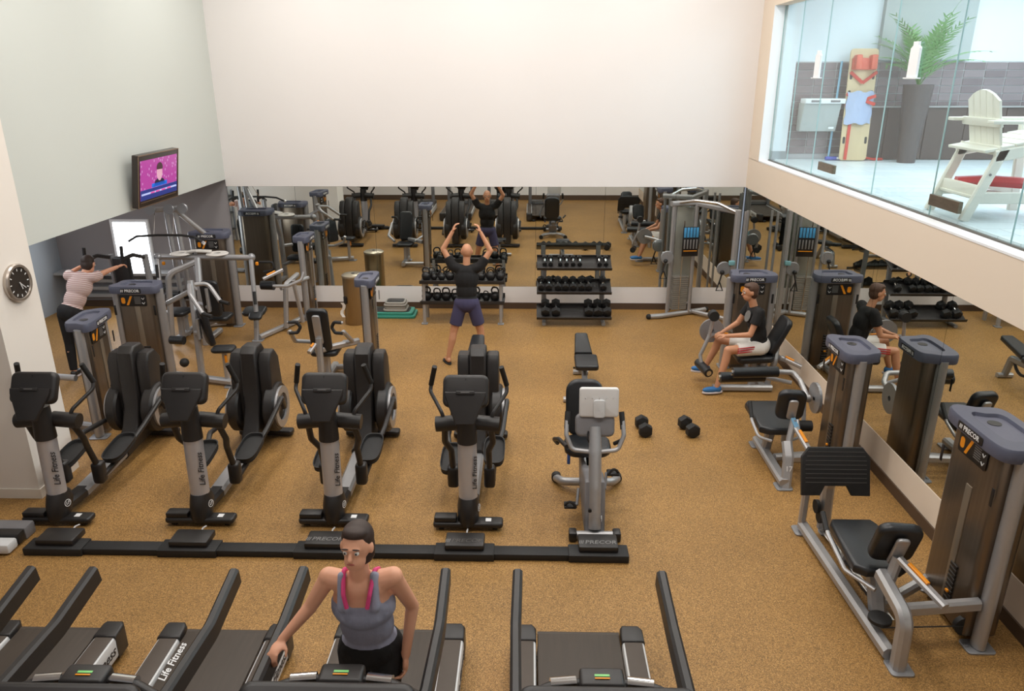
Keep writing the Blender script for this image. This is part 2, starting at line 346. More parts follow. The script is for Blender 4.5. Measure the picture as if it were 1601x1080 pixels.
# ------------------------------------------------------------------ weight tower used by the strength machines
def tower(R, T, L=.52, D=.24, Hp=1.27, plate='small', stack=True, seed=0):
    """long axis local x, label face local -y"""
    q = MB(T)
    q.slab(rrect(L-.03, D, .05), .06, Hp-.02, .01); q.obj('shroud', SHROUD, R)
    q = MB(T)                                                        # window slot with the weight stack behind it
    q.box((.02, -D/2-.001, .62), (.07, .012, 1.0), .004); q.obj('shroud_seam', mat('pale_bronze_strip', (140, 128, 112), .4, .6, noise=(3, .1, (1, 1, 1))), R)
    q = MB(T)
    for k in range(11): q.box((.06, -D/2-.002, .13+k*.036), (.085, .02, .03), .004, seg=1)
    q.obj('weight_stack', STACK, R)
    MB(T).box((.06, -D/2-.016, .13+.036*4), (.03, .02, .02), .004).obj('selector_pin', ORANGE, R)
    for s in (-1, 1):
        x = s*(L/2+.025)
        q = MB(T).tube([(x, -D*.1, .02), (x, -D*.1, Hp)], 1, sec=[(.045*math.cos(2*PI*k/14), .06*math.sin(2*PI*k/14)) for k in range(14)]); q.obj('post', SILVER, R)
        q = MB(T).slab(rrect(.15, .2, .03, cx=x, cy=-D*.1), .0, .014, .003); q.box((x+s*.0, -D*.1-.08, .018), (.025, .025, .012), .004); q.obj('foot_plate', SILVERD, R)
        q = MB(T).box((x-s*.02, -D/2-.035, Hp*.8), (.028, .006, .13), .002); q.obj('warning_label', PLATE, R)
    # cap with a cup tray
    n = 32; ow, oh = (L+.13)/2, (D+.13)/2; out = []; inn = []
    for k in range(n):
        a = 2*PI*k/n; c, s = math.cos(a), math.sin(a); e = .38
        px = ow*math.copysign(abs(c)**e, c); py = oh*math.copysign(abs(s)**e, s)
        if py > 0: px *= .86
        out.append((px, py)); inn.append((px*.62-.0, py*.58+.012))
    V = []; Fc = []
    def ring(pts, z, k=1): V.extend([(x*k, y*k, z) for x, y in pts])
    ring(out, Hp-.03, .985); ring(out, Hp-.01); ring(out, Hp+.05); ring(out, Hp+.065, .97); ring(inn, Hp+.066); ring(inn, Hp+.04, .95)
    for i in range(5):
        for k in range(n): k2 = (k+1) % n; Fc.append((i*n+k, i*n+k2, (i+1)*n+k2, (i+1)*n+k))
    Fc.append(tuple(range(n))[::-1]); Fc.append(tuple(5*n+k for k in range(n)))
    cap = MB(T).add(V, Fc).obj('cap', CAP, R, 40)
    MB(T).slab([(x*.93, y*.93) for x, y in inn], Hp+.036, Hp+.043).obj('cup_tray', CAPIN, cap)
    MB(T).lathe([(.0, 0), (.045, 0), (.045, .004), (.0, .004)], 18, Matrix.Translation((-L*.14, .01, Hp+.0425))).obj('cup_well', PLATE, cap)
    # label plates, both long faces
    for sgn in (-1, 1):
        Tn = T @ frame((0, sgn*(D/2+.066), Hp+.012), (-sgn, 0, 0), (0, sgn, 0))
        pl = MB(Tn).slab(rrect(.3 if plate == 'wide' else .26, .06, .012), -.006, .002, .001).obj('name_plate', PLATE, R)
        text('PRECOR', .05, Tn @ Matrix.Translation((.016, 0, .0028)), LETTER, pl, sx=1.0)
        q = MB(Tn)
        for k in range(3): q.add([(-.105-k*.012, -.016, .003), (-.099-k*.012, -.016, .003), (-.093-k*.012, .016, .003), (-.099-k*.012, .016, .003)], [(0, 1, 2, 3)])
        q.obj('logo_bars', LETTER, pl)
    Tn = T @ frame((-.02, -D/2-.006, Hp-.13), (1, 0, 0), (0, -1, 0))
    pc = MB(Tn).slab(rrect(.34, .15, .02), -.002, .004, .001).obj('instruction_placard', PLATE, R)
    q = MB(Tn).add([(-.09, -.06, .0055), (-.06, -.06, .0055), (-.0, .06, .0055), (-.03, .06, .0055)], [(0, 1, 2, 3)]); q.obj('orange_slash', ORANGE, pc)
    q = MB(Tn)
    for k in range(6): q.add([(.02, .045-k*.017, .0055), (.1, .045-k*.017, .0055), (.1, .053-k*.017, .0055), (.02, .053-k*.017, .0055)], [(0, 1, 2, 3)])
    q.obj('printed_text', GREYPRINT, pc)
    q = MB(Tn)
    for k in (0, 1): q.tube([(.115, .035-k*.06, .006), (.135, .015-k*.06, .006), (.15, .04-k*.06, .006)], .004, n=6)
    q.obj('exercise_figure', LETTER, pc)
    MB(Tn).slab(rrect(.05, .08, .02, cx=-.125), .004, .0052).obj('muscle_figure', ORANGE, pc)
def TR(x, y, rz=0): return Matrix.Translation((x, y, 0)) @ Matrix.Rotation(rz, 4, 'Z')
def pad(q, w, h, t, M, r=.06, bev=.025): return q.slab(rrect(w, h, min(r, w*.45, h*.45), 5), -t/2, t/2, bev, T=M)

# ------------------------------------------------------------------ elliptical trainers
def make_elliptical():
    R = root('elliptical_trainer', (0, 0, 0), '', 'elliptical')
    q = MB(); q.slab(rrect(.62, .13, .03), .035, .085, .018); ft = q.obj('front_foot', BLACK, R)
    MB().box((-.2, .0, .108), (.2, .1, .05), .012).obj('power_box', BLACK, ft)
    for s in (-1, 1): MB().lathe([(.0, -.02), (.022, -.02), (.022, .02), (0, .02)], 12, Matrix.Translation((s*.24, -.02, .024)) @ Matrix.Rotation(PI/2, 4, 'Y')).obj('wheel', BLACKM, ft)
    MB().box((.18, 0, .0865), (.05, .05, .003)).obj('white_sticker', LETTER, ft)
    # boot
    q = MB(); V = []; Fc = []; n = 16
    for z, a, b, cy in ((.05, .06, .06, -.02), (.09, .095, .11, .02), (.2, .1, .14, .06), (.27, .088, .12, .06), (.30, .082, .09, .05)):
        V += [(a*math.cos(2*PI*k/n), cy+b*math.sin(2*PI*k/n), z) for k in range(n)]
    for i in range(4):
        for k in range(n): k2 = (k+1) % n; Fc.append((i*n+k, i*n+k2, (i+1)*n+k2, (i+1)*n+k))
    Fc.append(tuple(range(n))[::-1]); Fc.append(tuple(4*n+k for k in range(n))); q.add(V, Fc)
    bt = q.obj('boot', BLACK, R)
    Tl = frame((.097, .02, .2), (.25, .97, 0), (.97, -.25, .1))
    q = MB(Tl)
    k0 = 20
    for k in range(k0):
        a, b = 2*PI*k/k0, 2*PI*(k+1)/k0; q.add([(r*math.cos(t), r*math.sin(t), .001) for r, t in ((.034, a), (.034, b), (.028, b), (.028, a))], [(3, 2, 1, 0)])
    q.obj('round_emblem', LETTER, bt)
    text('LF', .04, Tl @ Matrix.Translation((0, 0, .001)), LETTER, bt, 'emblem_letters', shear=.2)
    sec = [(.083*math.cos(2*PI*k/18), .078*math.sin(2*PI*k/18)) for k in range(18)]
    col = MB().tube([(0, .05, .28), (0, .06, .55), (0, .075, .86)], 1, sec=sec, up=(0, 1, 0)).obj('column', mat('bright_silver_column', (196, 196, 202), .35, .5, noise=(20, .03, (1, 1, 1))), R)
    text('Life Fitness', .072, frame((.0675, .0, .55), (0, .04, 1), (.75, -.65, 0)) , DARKLET, col, shear=.35)
    MB().tube([(0, .072, .82), (0, .085, 1.12)], .088, n=18, r2=.075).obj('collar', BLACK, R)
    # spine beam
    q = MB().bar([(0, .1, .12), (0, .4, .1)], .14, .1); q.obj('front_spine', BLACK, R)
    q = MB().bar([(0, .36, .1), (0, 1.15, .12)], .15, .095); q.obj('spine', SILVER, R)
    q = MB().bar([(0, 1.1, .13), (0, 1.75, .16)], .17, .15); q.obj('rear_spine', BLACK, R)
    q = MB().slab(rrect(.6, .12, .03, cy=1.78), .02, .075, .015); q.obj('rear_foot', BLACK, R)
    # rear drive housing: tall centre spine, two side shells, wheels
    def shell(x, w, prof, name, mt):
        q = MB(Matrix.Translation((x, 0, 0)) @ Matrix(((0, 0, 1, 0), (1, 0, 0, 0), (0, 1, 0, 0), (0, 0, 0, 1)))); q.slab(prof, -w/2, w/2, .025); return q.obj(name, mt, R)
    shell(0, .17, [(1.2, .1), (1.82, .1), (1.86, .6), (1.82, 1.0), (1.72, 1.13), (1.56, 1.14), (1.49, 1.08), (1.46, .8), (1.44, .5), (1.36, .32)], 'centre_shroud', BLACK)
    for s in (-1, 1):
        shell(s*.15, .13, [(1.5, .3), (1.85, .3), (1.86, .6), (1.82, .95), (1.72, 1.06), (1.58, 1.06), (1.52, .98), (1.5, .7)], 'side_shroud', BLACK)
        q = MB(Matrix.Translation((s*.19, 1.62, .43)) @ Matrix.Rotation(PI/2, 4, 'Y')); q.lathe([(0, -.06), (.25, -.06), (.27, -.04), (.27, .04), (.25, .06), (0, .06)], 28); q.obj('drive_cover', BLACK, R)
        q = MB(Matrix.Translation((s*.262, 1.62, .43)) @ Matrix.Rotation(PI/2, 4, 'Y')); q.lathe([(.15, -.012), (.225, -.012), (.225, .012), (.15, .012), (.15, -.012)], 28); q.obj('wheel_rim', SILVER, R)
        a = .9 if s > 0 else .9+PI; cp = Vector((s*.3, 1.62-.17*math.cos(a), .43+.17*math.sin(a)))
        q = MB().bar([(s*.285, 1.62, .43), tuple(cp)], .05, .07); q.obj('crank', BLACK, R)
        # pedal arm, pedal
        pe = Vector((s*.2, .78 if s > 0 else .62, .36)) ; fr = Vector((s*.2, .43, .26 if s < 0 else .24))
        q = MB().tube([tuple(cp), (s*.27, pe.y+.35, pe.z+.06), (s*.22, pe.y+.12, pe.z-.05), (s*.2, pe.y-.1, pe.z-.1), tuple(fr)], .026, .12, n=10); q.obj('pedal_arm', BLACK, R)
        q = MB(); out = [(.1*math.copysign(abs(math.cos(t))**.6, math.cos(t)), .215*math.copysign(abs(math.sin(t))**.6, math.sin(t))) for t in [2*PI*k/24 for k in range(24)]]
        M = Matrix.Translation(pe) @ Matrix.Rotation(.16, 4, 'X'); q.slab(out, -.03, .0, .008, T=M)
        V = [M @ Vector((x*k, y*k, z)) for k, z in ((1, 0), (1.04, .03), (.97, .03), (.93, .002)) for x, y in out]
        q.add(V, [(i*24+k, i*24+(k+1) % 24, (i+1)*24+(k+1) % 24, (i+1)*24+k) for i in range(3) for k in range(24)]); q.obj('pedal', BLACKM, R)
        # swing arm: hub, lower tube with box, upper grip
        MB().tube([(s*.05, .15, .97), (s*.275, .15, .95)], .068, n=18).obj('hub', BLACK, R)
        q = MB().tube([(s*.2, .16, .92), (s*.215, .25, .73), (s*.17, .34, .6), (s*.17, .42, .38)], .028, .12, n=12); q.obj('lower_arm', BLACK, R)
        MB().box((s*.17, .44, .28), (.105, .11, .22), .03, seg=3).obj('joint_box', BLACK, R)
        ga = MB().tube([(s*.2, .15, .97), (s*.22, .16, 1.05), (s*.34, .34, 1.18), (s*.33, .38, 1.25)], .017, .07, n=10).obj('handlebar', BLACK, R)
        MB().tube([(s*.335, .37, 1.23), (s*.29, .32, 1.42)], .023, n=12).obj('grip', BLACKM, ga)
    # console
    M = Matrix.Translation((0, .06, 1.26)) @ Matrix.Rotation(math.radians(-28), 4, 'X') @ Matrix.Diagonal((.92, .92, .92, 1))
    q = MB(M); q.slab(rrect(.42, .3, .06, 5), -.05, .05, .03, T=Matrix.Translation((0, 0, .04)) @ Matrix.Rotation(PI/2, 4, 'X')); cs = q.obj('console', BLACK, R)
    q = MB(M); q.slab([(-.085, -.27), (.085, -.27), (.185, -.02), (.185, .03), (-.185, .03), (-.185, -.02)], 0, .035, .012, T=frame((0, -.045, .0), (1, 0, 0), (0, -1, 0))); q.obj('console_back', BLACK, cs)
    MB(M).box((0, -.088, .02), (.17, .02, .035), .008).obj('reading_rack', BLACK, cs)
    MB(M).box((0, -.099, .022), (.08, .002, .006)).obj('maker_mark', GREYPRINT, cs)
    MB(M).box((0, -.052, .15), (.008, .004, .02), .001).obj('sensor_slot', PLATE, cs)
    return R
EL = make_elliptical()
els = [(-.53, 5.76, 0, 'black elliptical trainer at the right end of its row, next to the bike'),
       (-1.74, 5.79, 0, 'black elliptical trainer standing behind the woman in the grey tank top'),
       (-2.94, 5.78, 0, 'second black elliptical trainer from the white column'),
       (-4.23, 5.76, 0, 'black elliptical trainer nearest the white column with the clock')]
for i, (x, y, a, lb) in enumerate(els):
    o = EL if i == 0 else copy_tree(EL)
    o.location = (x, y, 0); o.rotation_euler.z = a; o['label'] = lb; o['group'] = 'elliptical trainers in a row'
# ------------------------------------------------------------------ cable rail on the floor with five power boxes
R = root('floor_cable_raceway', (-1.7, 5.38, 0), 'long low black cable raceway lying on the floor before the elliptical trainers', 'raceway')
for a, b in ((-3.76, -3.1), (-2.62, -1.95), (-1.47, -.77), (-.29, .35)):
    MB(Matrix.Translation((1.7, 0, 0))).box(((a+b)/2, -.03, .03), (b-a, .13, .06), .008).obj('channel', BLACKM, R)
for i, x in enumerate((-4.0, -2.86, -1.71, -.53, .59)):
    T = Matrix.Translation((x+1.7, 0, 0))
    MB(T).box((0, -.03, .035), (.5, .17, .07), .008).obj('junction_base', BLACKM, R)
    pb = MB(T).box((0, .03, .095), (.33, .2, .06), .015).obj('power_box', BLACK, R)
    tt = T @ frame((.02, .0, .1262), (1, 0, 0), (0, -.0, 1))
    if i in (2, 3, 4): text('PRECOR', .07, tt, [GREYPRINT, GREYPRINT, mat('dark_grey_print', (78, 74, 70), .5, noise=(5, .05, (1, 1, 1)))][0 if i != 3 else 2], pb, shear=.15)
    for k in range(3): 
        if i in (2, 3, 4): MB(tt).add([(-.155-k*.014, -.024, .0008), (-.148-k*.014, -.024, .0008), (-.138-k*.014, .024, .0008), (-.145-k*.014, .024, .0008)], [(0, 1, 2, 3)]).obj('logo_bar', GREYPRINT, pb)
    MB(T).tube([(.0, .12, .08), (.0, .17, .05), (0, .24, .06), (0, .3, .04)], .007, .02, n=6).obj('power_cord', WTRIM, R)
# ------------------------------------------------------------------ treadmills
def make_treadmill():
    R = root('treadmill', (0, 0, 0), '', 'treadmill')
    MB().box((0, -.9, .185), (.56, 1.8, .03), .012).obj('belt', BELT, R)
    MB().tube([(-.28, .0, .17), (.28, .0, .17)], .03, n=14).obj('rear_roller', BELT, R)
    for s in (-1, 1):
        q = MB().box((s*.365, -.95, .13), (.15, 1.8, .16), .02); sr = q.obj('side_rail', WTRIM, R)
        MB().box((s*.365, -.97, .2115), (.118, 1.74, .006), .002).obj('foot_strip', mat('dark_brown_foot_strip', (78, 68, 60), .6, noise=(8, .15, (1, 1, 1))), sr)
        q = MB().slab([(-.078, -.1), (.078, -.1), (.078, .02), (.05, .06), (-.06, .06), (-.078, .03)], .03, .225, .02, T=Matrix.Translation((s*.365, -.0, 0)) @ Matrix.Diagonal((s, 1, 1, 1)) if s > 0 else Matrix.Translation((s*.365, -.0, 0))); q.obj('end_cap', BLACK, R)
        text('Life Fitness', .1, frame((s*.4415, -.35, .13), (0, s, 0), (s, 0, 0)), DARKLET, sr, shear=.35)
        MB().box((s*.345, -1.75, .62), (.09, .16, 1.1), .03).obj('upright', GREYP, R)
        q = MB().bar([(s*.35, -1.78, 1.12), (s*.4, -1.5, 1.08), (s*.41, -1.0, 1.06), (s*.405, -.62, 1.12)], .055, .12, .3); q.obj('handrail', BLACK, R)
    for s in (-1, 1): MB().box((s*.24, -.0, .03), (.08, .1, .06), .015).obj('foot', BLACKM, R)
    MB().box((0, -1.95, .16), (.8, .5, .24), .06, seg=3).obj('motor_cover', BLACK, R)
    q = MB().tube([(-.38, -1.5, 1.1), (-.2, -1.42, 1.12), (.2, -1.42, 1.12), (.38, -1.5, 1.1)], .028, .1, n=12); hb = q.obj('crossbar', BLACK, R)
    for s in (-1, 1): MB().tube([(s*.12, -1.415, 1.125), (s*.24, -1.43, 1.125)], .033, n=14).obj('pulse_grip', CHROME, hb)
    sb = MB().box((0, -1.42, 1.12), (.21, .12, .11), .02, seg=3).obj('stop_box', BLACK, R)
    MB().box((0, -1.42, 1.176), (.07, .013, .004), .001).obj('green_display', mat('green_display_glow', (120, 190, 110), .3, emit=.3), sb)
    MB().box((0, -1.44, 1.178), (.07, .008, .004), .001).obj('amber_strip', ORANGE, sb)
    q = MB(); q.slab(rrect(.78, .42, .06, 5), -.04, .05, .03, T=Matrix.Translation((0, -1.78, 1.17)) @ Matrix.Rotation(math.radians(30), 4, 'X')); q.obj('console', BLACK, R)
    return R
TM = make_treadmill()
tms = [(.35, 4.2, 'empty treadmill at the right end of the front row'), (-.87, 4.2, 'treadmill on which the woman in the grey tank top walks'),
       (-2.07, 4.17, 'empty treadmill left of the woman, white lettering on its belt side'), (-3.24, 4.17, 'treadmill cut by the bottom left corner, leftmost of the front row')]
for i, (x, y, lb) in enumerate(tms):
    o = TM if i == 0 else copy_tree(TM); o.location = (x, y, 0); o['label'] = lb; o['group'] = 'treadmills in the front row'
    if i == 2: text('Life Fitness', .075, frame((-.245, -.3, .2006), (0, 1, 0), (0, 0, 1)), LETTER, [c for c in o.children if c.name.startswith('belt')][0], shear=.35)
# end of one more machine at the left edge
R = root('cardio_machine', (-4.66, 5.42, 0), 'grey and white machine base at the left edge, end of the cable raceway', 'exercise machine')
MB().box((-.3, .14, .06), (1.2, .14, .12), .02).obj('grey_rail', GREYP, R)
MB().box((-.3, .02, .07), (1.2, .09, .1), .01).obj('dark_rail', BLACK, R)
MB().box((-.35, -.1, .06), (1.3, .13, .09), .02).obj('white_rail', WTRIM, R)
q = MB().slab([(.45*math.cos(t), .3*math.sin(t)) for t in [2*PI*k/24 for k in range(24)]], .0, .05, .015, T=Matrix.Translation((-.3, -.22, 0))); q.obj('round_base', BLACK, R)
# ------------------------------------------------------------------ recumbent bike
R = root('recumbent_bike', (.58, 5.6, 0), 'grey recumbent exercise bike with white screen and black seat', 'exercise bike')
q = MB().tube([(-.19, 0, .05), (.19, 0, .05)], .035, n=14); q.obj('front_foot', SILVER, R)
for s in (-1, 1): MB().box((s*.19, 0, .05), (.07, .1, .09), .015).obj('foot_cap', BLACK, R)
q = MB(Matrix(((0, 0, 1, 0), (1, 0, 0, 0), (0, 1, 0, 0), (0, 0, 0, 1)))); q.slab([(.02, .06), (.3, .04), (.75, .1), (.95, .32), (.9, .38), (.55, .4), (.3, .5), (.12, .5), (.06, .3)], -.09, .09, .03); q.obj('body_shroud', GREYP, R)
q = MB().tube([(.0, .03, .1), (.0, .12, .45), (0, .22, .72), (0, .34, .92)], .055, .2, n=16); mst = q.obj('mast', SILVER, R)
MB().tube([(-.05, -.02, .3), (-.05, -.0, .3)], .016, n=12).obj('bolt', PLATE, mst)
q = MB().tube([(-.3, .98, .05), (-.24, .86, .08), (-.08, .82, .1), (.08, .82, .1), (.24, .86, .08), (.3, .98, .05)], .04, .1, n=14); q.obj('rear_foot', SILVER, R)
for s in (-1, 1): MB().lathe([(0, -.03), (.048, -.03), (.048, .03), (0, .03)], 16, Matrix.Translation((s*.3, 1.0, .05)) @ Matrix.Rotation(PI/2, 4, 'X')).obj('rubber_foot', BLACKM, R)
q = MB().bar([(0, .5, .36), (0, 1.1, .4)], .1, .06); q.obj('seat_track', CHROME, R)
q = MB(); pad(q, .44, .36, .09, Matrix.Translation((-.02, .82, .49)), .12, .035); q.obj('seat', VINYL, R)
q = MB(); pad(q, .36, .56, .09, Matrix.Translation((-.04, 1.06, .78)) @ Matrix.Rotation(math.radians(78), 4, 'X'), .12, .035); q.obj('backrest', VINYL, R)
q = MB().tube([(-.24, .35, .72), (-.3, .62, .66), (-.34, .78, .58), (-.3, .85, .5)], .02, .1, n=10); q.tube([(.24, .85, .5), (.3, .8, .56)], .02); q.obj('seat_handle', BLACK, R)
q = MB().tube([(-.24, .4, 1.0), (-.25, .3, .86), (-.2, .26, .74), (0, .25, .72), (.2, .26, .74), (.25, .3, .86), (.24, .4, 1.0)], .02, .06, n=10); q.obj('handlebar', SILVER, R)
for s in (-1, 1): MB().tube([(s*.245, .34, .9), (s*.235, .42, 1.03)], .025, n=10).obj('grip', BLACKM, R)
q = MB(); q.slab(rrect(.34, .2, .05), -.05, .04, .025, T=Matrix.Translation((.0, .36, .93)) @ Matrix.Rotation(math.radians(70), 4, 'X')); q.obj('console', GREYP, R)
M = Matrix.Translation((.03, .38, 1.14)) @ Matrix.Rotation(math.radians(80), 4, 'X')
q = MB(M); q.slab(rrect(.34, .26, .025), -.03, .03, .015); sc = q.obj('screen', mat('white_screen_back', (214, 212, 210), .4, noise=(10, .03, (1, 1, 1))), R)
q = MB(M); q.slab(rrect(.1, .16, .02, cy=-.05), .03, .05, .008); q.box((0, -.1, .051), (.06, .05, .002)); q.obj('screen_bracket', WTRIM, sc)
for k in range(5): MB(M).lathe([(0, 0), (.006, 0), (.006, .003), (0, .003)], 8, Matrix.Translation((-.12+k*.06, .04, .03))).obj('screw', CHROME, sc)
MB().tube([(-.06, .3, .9), (-.07, .27, .84), (-.05, .27, .8)], .007, n=6).obj('cable', BLACKM, R)
for s in (-1, 1):
    q = MB().bar([(s*.12, .42, .26), (s*.14, .42+s*.12, .26+.1*s)], .025, .03); q.obj('crank', GREYP, R)
    q = MB().box((s*.2, .42+s*.12, .26+.1*s), (.11, .1, .025), .008); q.tube([(s*.15, .36+s*.12, .27+.1*s), (s*.2, .37+s*.12, .34+.1*s), (s*.25, .4+s*.12, .27+.1*s)], .012, .03, n=6); q.obj('pedal', BLACKM, R)
MB().box((-.2, .7, .42), (.03, .03, .12), .008).obj('blue_lever', mat('blue_lever_plastic', (50, 90, 160), .4, noise=(5, .05, (1, 1, 1))), R)
text('9', .08, frame((.057, .02, .2), (.3, 1, 0), (.9, -.3, .1)), LETTER, R, 'number_sticker')
# ------------------------------------------------------------------ benches
def bench(x, y, lab):
    R = root('weight_bench', (x, y, 0), lab, 'bench', group='adjustable weight benches')
    q = MB(); pad(q, .29, .36, .07, Matrix.Translation((.02, .28, .42)) @ Matrix.Rotation(.1, 4, 'X'), .04, .022); q.obj('seat', VINYL, R)
    q = MB(); q.slab([(-.115, -.27), (.115, -.27), (.085, .25), (.065, .28), (-.065, .28), (-.085, .25)], -.035, .035, .022, T=Matrix.Translation((0, .79, .475)) @ Matrix.Rotation(.16, 4, 'X')); q.obj('backrest', VINYL, R)
    q = MB().bar([(0, .02, .05), (0, .3, .33), (0, .85, .3), (0, .92, .04)], .07, .09, .05); q.obj('spine', SILVERD, R)
    q = MB().bar([(-.27, .0, .035), (.27, .0, .035)], .07, .06); q.obj('front_foot', SILVER, R)
    q = MB().bar([(-.1, .92, .035), (.1, .92, .035)], .07, .06); q.obj('rear_foot', SILVER, R)
    MB().lathe([(0, -.02), (.035, -.02), (.035, .02), (0, .02)], 14, Matrix.Translation((.06, -.03, .045)) @ Matrix.Rotation(PI/2, 4, 'Y')).obj('wheel', ORANGE, R)
    q = MB().tube([(0, .6+.2*math.cos(t), .36-.2*math.sin(t)) for t in [PI*.15+PI*.55*k/8 for k in range(9)]], .02, n=8); q.obj('adjuster_arc', BLACK, R)
    MB().tube([(-.14, .32, .33), (.03, .32, .33)], .014, n=8).obj('adjuster_pin', BLACK, R)
bench(.7, 8.54, 'adjustable weight bench standing behind the recumbent bike')
bench(-.68, 8.44, 'adjustable weight bench half hidden behind the rightmost elliptical trainer')
# ------------------------------------------------------------------ dumbbells
def db_mesh(hr, hl, gl):
    """axis along local y: one head and the handle"""
    hexo = [(hr*math.cos(PI/6+PI/3*k), hr*math.sin(PI/6+PI/3*k)) for k in range(6)]
    a = MB().slab(hexo, gl/2, gl/2+hl, hr*.16, T=Matrix.Rotation(PI/2, 4, 'X'), seg=2)
    h = MB().lathe([(.0, -gl/2-.01), (.014, -gl/2-.01), (.018, 0), (.014, gl/2+.01), (0, gl/2+.01)], 10, Matrix.Rotation(PI/2, 4, 'X'))
    return a, h
DBP = {}
def dumbbell(loc, hr, lab, group, tilt=0, rz=0):
    k = round(hr, 3)
    if k not in DBP:
        a, h = db_mesh(hr, hr*1.15, .12); o1 = a.obj('weight_head', BLACKM, None, 30); o2 = h.obj('handle', CHROME, None); DBP[k] = (o1.data, o2.data); bpy.data.objects.remove(o1); bpy.data.objects.remove(o2)
    R = root('dumbbell', loc, lab, 'dumbbell', group=group); R.rotation_euler = (tilt, 0, rz)
    for nm, me, a in (('weight_head', DBP[k][0], 0), ('weight_head', DBP[k][0], PI), ('handle', DBP[k][1], 0)): o = bpy.data.objects.new(nm, me); COL.objects.link(o); o.parent = R; o.rotation_euler.z = a
    return R
dumbbell((1.3, 7.72, .075), .082, 'hexagonal black dumbbell on the open floor, left of the pair', 'pair of dumbbells on the floor', rz=.06)
dumbbell((1.81, 7.72, .075), .082, 'hexagonal black dumbbell on the open floor, right of the pair', 'pair of dumbbells on the floor', rz=.22)
# rack
R = root('dumbbell_rack', (.72, 11.75, 0), 'three-tier black dumbbell rack against the back mirror', 'rack')
SH = [(.95, .14, .09), (.58, .04, .08), (.2, -.1, .06)]
for z, dy, t in SH:
    M = Matrix.Translation((0, dy, z)) @ Matrix.Rotation(math.radians(24), 4, 'X')
    q = MB(M); q.box((0, 0, 0), (1.2, .34, .012), .003); q.box((0, -.172, .02), (1.2, .012, .05), .003); q.box((0, .172, .02), (1.2, .012, .05), .003); q.obj('shelf', BLACK, R)
for s in (-1, 1):
    q = MB().bar([(s*.48, .25, .02), (s*.48, .3, 1.02)], .05, .08); q.obj('upright', SILVERD, R)
    q = MB().bar([(s*.48, -.2, .03), (s*.48, .38, .03)], .06, .05); q.obj('foot', SILVERD, R)
    q = MB()
    for z, dy, t in SH: q.bar([(s*.48, .27, z-.03), (s*.48, dy-.1, z-.06)], .04, .05)
    q.obj('shelf_bracket', SILVERD, R)
rows = [((851.5, 860.7, 875.7, 885.4, 895.8, 906, 937, 947), 0, .041, 'small black dumbbell on the top rack shelf', 410),
        ((846, 858, 872.5, 884, 896, 909, 920.5, 943), 1, .06, 'middling black dumbbell on the middle rack shelf', 437),
        ((852.6, 869, 920, 934.5, 948.7), 2, .076, 'large black dumbbell on the bottom rack shelf', 478)]
ORD = ['first', 'second', 'third', 'fourth', 'fifth', 'sixth', 'seventh', 'eighth']
for us, si, hr, lb, v in rows:
    z, dy, t = SH[si]; y = 11.75+dy; c = z+.006+hr*.9
    for k, u in enumerate(us):
        p = W(u, v, y=y)
        dumbbell((p.x, y, c+.008), hr, lb+', %s from the left' % ORD[k], 'dumbbells on the rack', tilt=math.radians(24))
# ------------------------------------------------------------------ kettlebell rack
R = root('kettlebell_rack', (-1.08, 11.8, 0), 'two-tier kettlebell rack with silver legs, beside the overhead-pressing man', 'rack')
for z in (.38, .72):
    q = MB().box((0, 0, z-.03), (1.36, .42, .02), .004); q.box((0, -.205, z-.015), (1.36, .012, .06), .003); q.box((0, .205, z-.0), (1.36, .012, .08), .003); q.obj('shelf', BLACK, R)
for s in (-1, 1):
    q = MB().bar([(s*.62, -.18, .0), (s*.62, -.14, .7)], .07, .05); q.bar([(s*.62, .2, 0), (s*.62, .2, .74)], .07, .05); q.bar([(s*.62, -.16, .34), (s*.62, .2, .34)], .05, .05); q.obj('leg', SILVER, R)
    MB().box((s*.62, -.18, .008), (.1, .1, .016), .004).obj('foot', SILVERD, R)
def kb_mesh(r):
    q = MB(); q.lathe([(0, -r*.92), (r*.6, -r*.92), (r*.9, -r*.5), (r, 0), (r*.88, r*.48), (r*.5, r*.86), (0, r)], 16)
    q.tube([(-r*.62, 0, r*.5), (-r*.82, 0, r*1.2), (-r*.5, 0, r*1.85), (r*.5, 0, r*1.85), (r*.82, 0, r*1.2), (r*.62, 0, r*.5)], r*.17, r*.5, n=8); return q
KB = {}
def kettle(x, y, z, r, lab):
    k = round(r, 3)
    if k not in KB: o = kb_mesh(r).obj('kettlebell', IRON, None, 50); KB[k] = o.data; bpy.data.objects.remove(o)
    o = bpy.data.objects.new('kettlebell', KB[k]); COL.objects.link(o); o.location = (x, y, z+r*.92); o.rotation_euler.z = random.uniform(-.5, .5)
    tag(o, lab, 'kettlebell', 'kettlebells on the rack')
for z, v, us, nm in ((.70, 425, ((666, .075), (678.5, .05), (690, .06), (703, .068), (717, .068), (752, .068), (767, .076), (782, .072)), 'top'), (.36, 460, ((667, .08), (683.5, .07), (697.5, .075), (712, .066), (744, .08), (760, .055), (774, .08)), 'bottom')):
    for k, (u, r) in enumerate(us):
        y = 11.76+.02*(k % 2); p = W(u, v, y=y); kettle(p.x, y, z, r, 'cast-iron kettlebell on the %s shelf of its rack, %s from the left' % (nm, (ORD+['ninth'])[k]))
for k, u in enumerate((675, 712, 752, 785)):
    p = W(u, 412, y=11.94); kettle(p.x, 11.94, .70, .06, 'kettlebell in the rear row of the top rack shelf, %s from the left' % ORD[k])
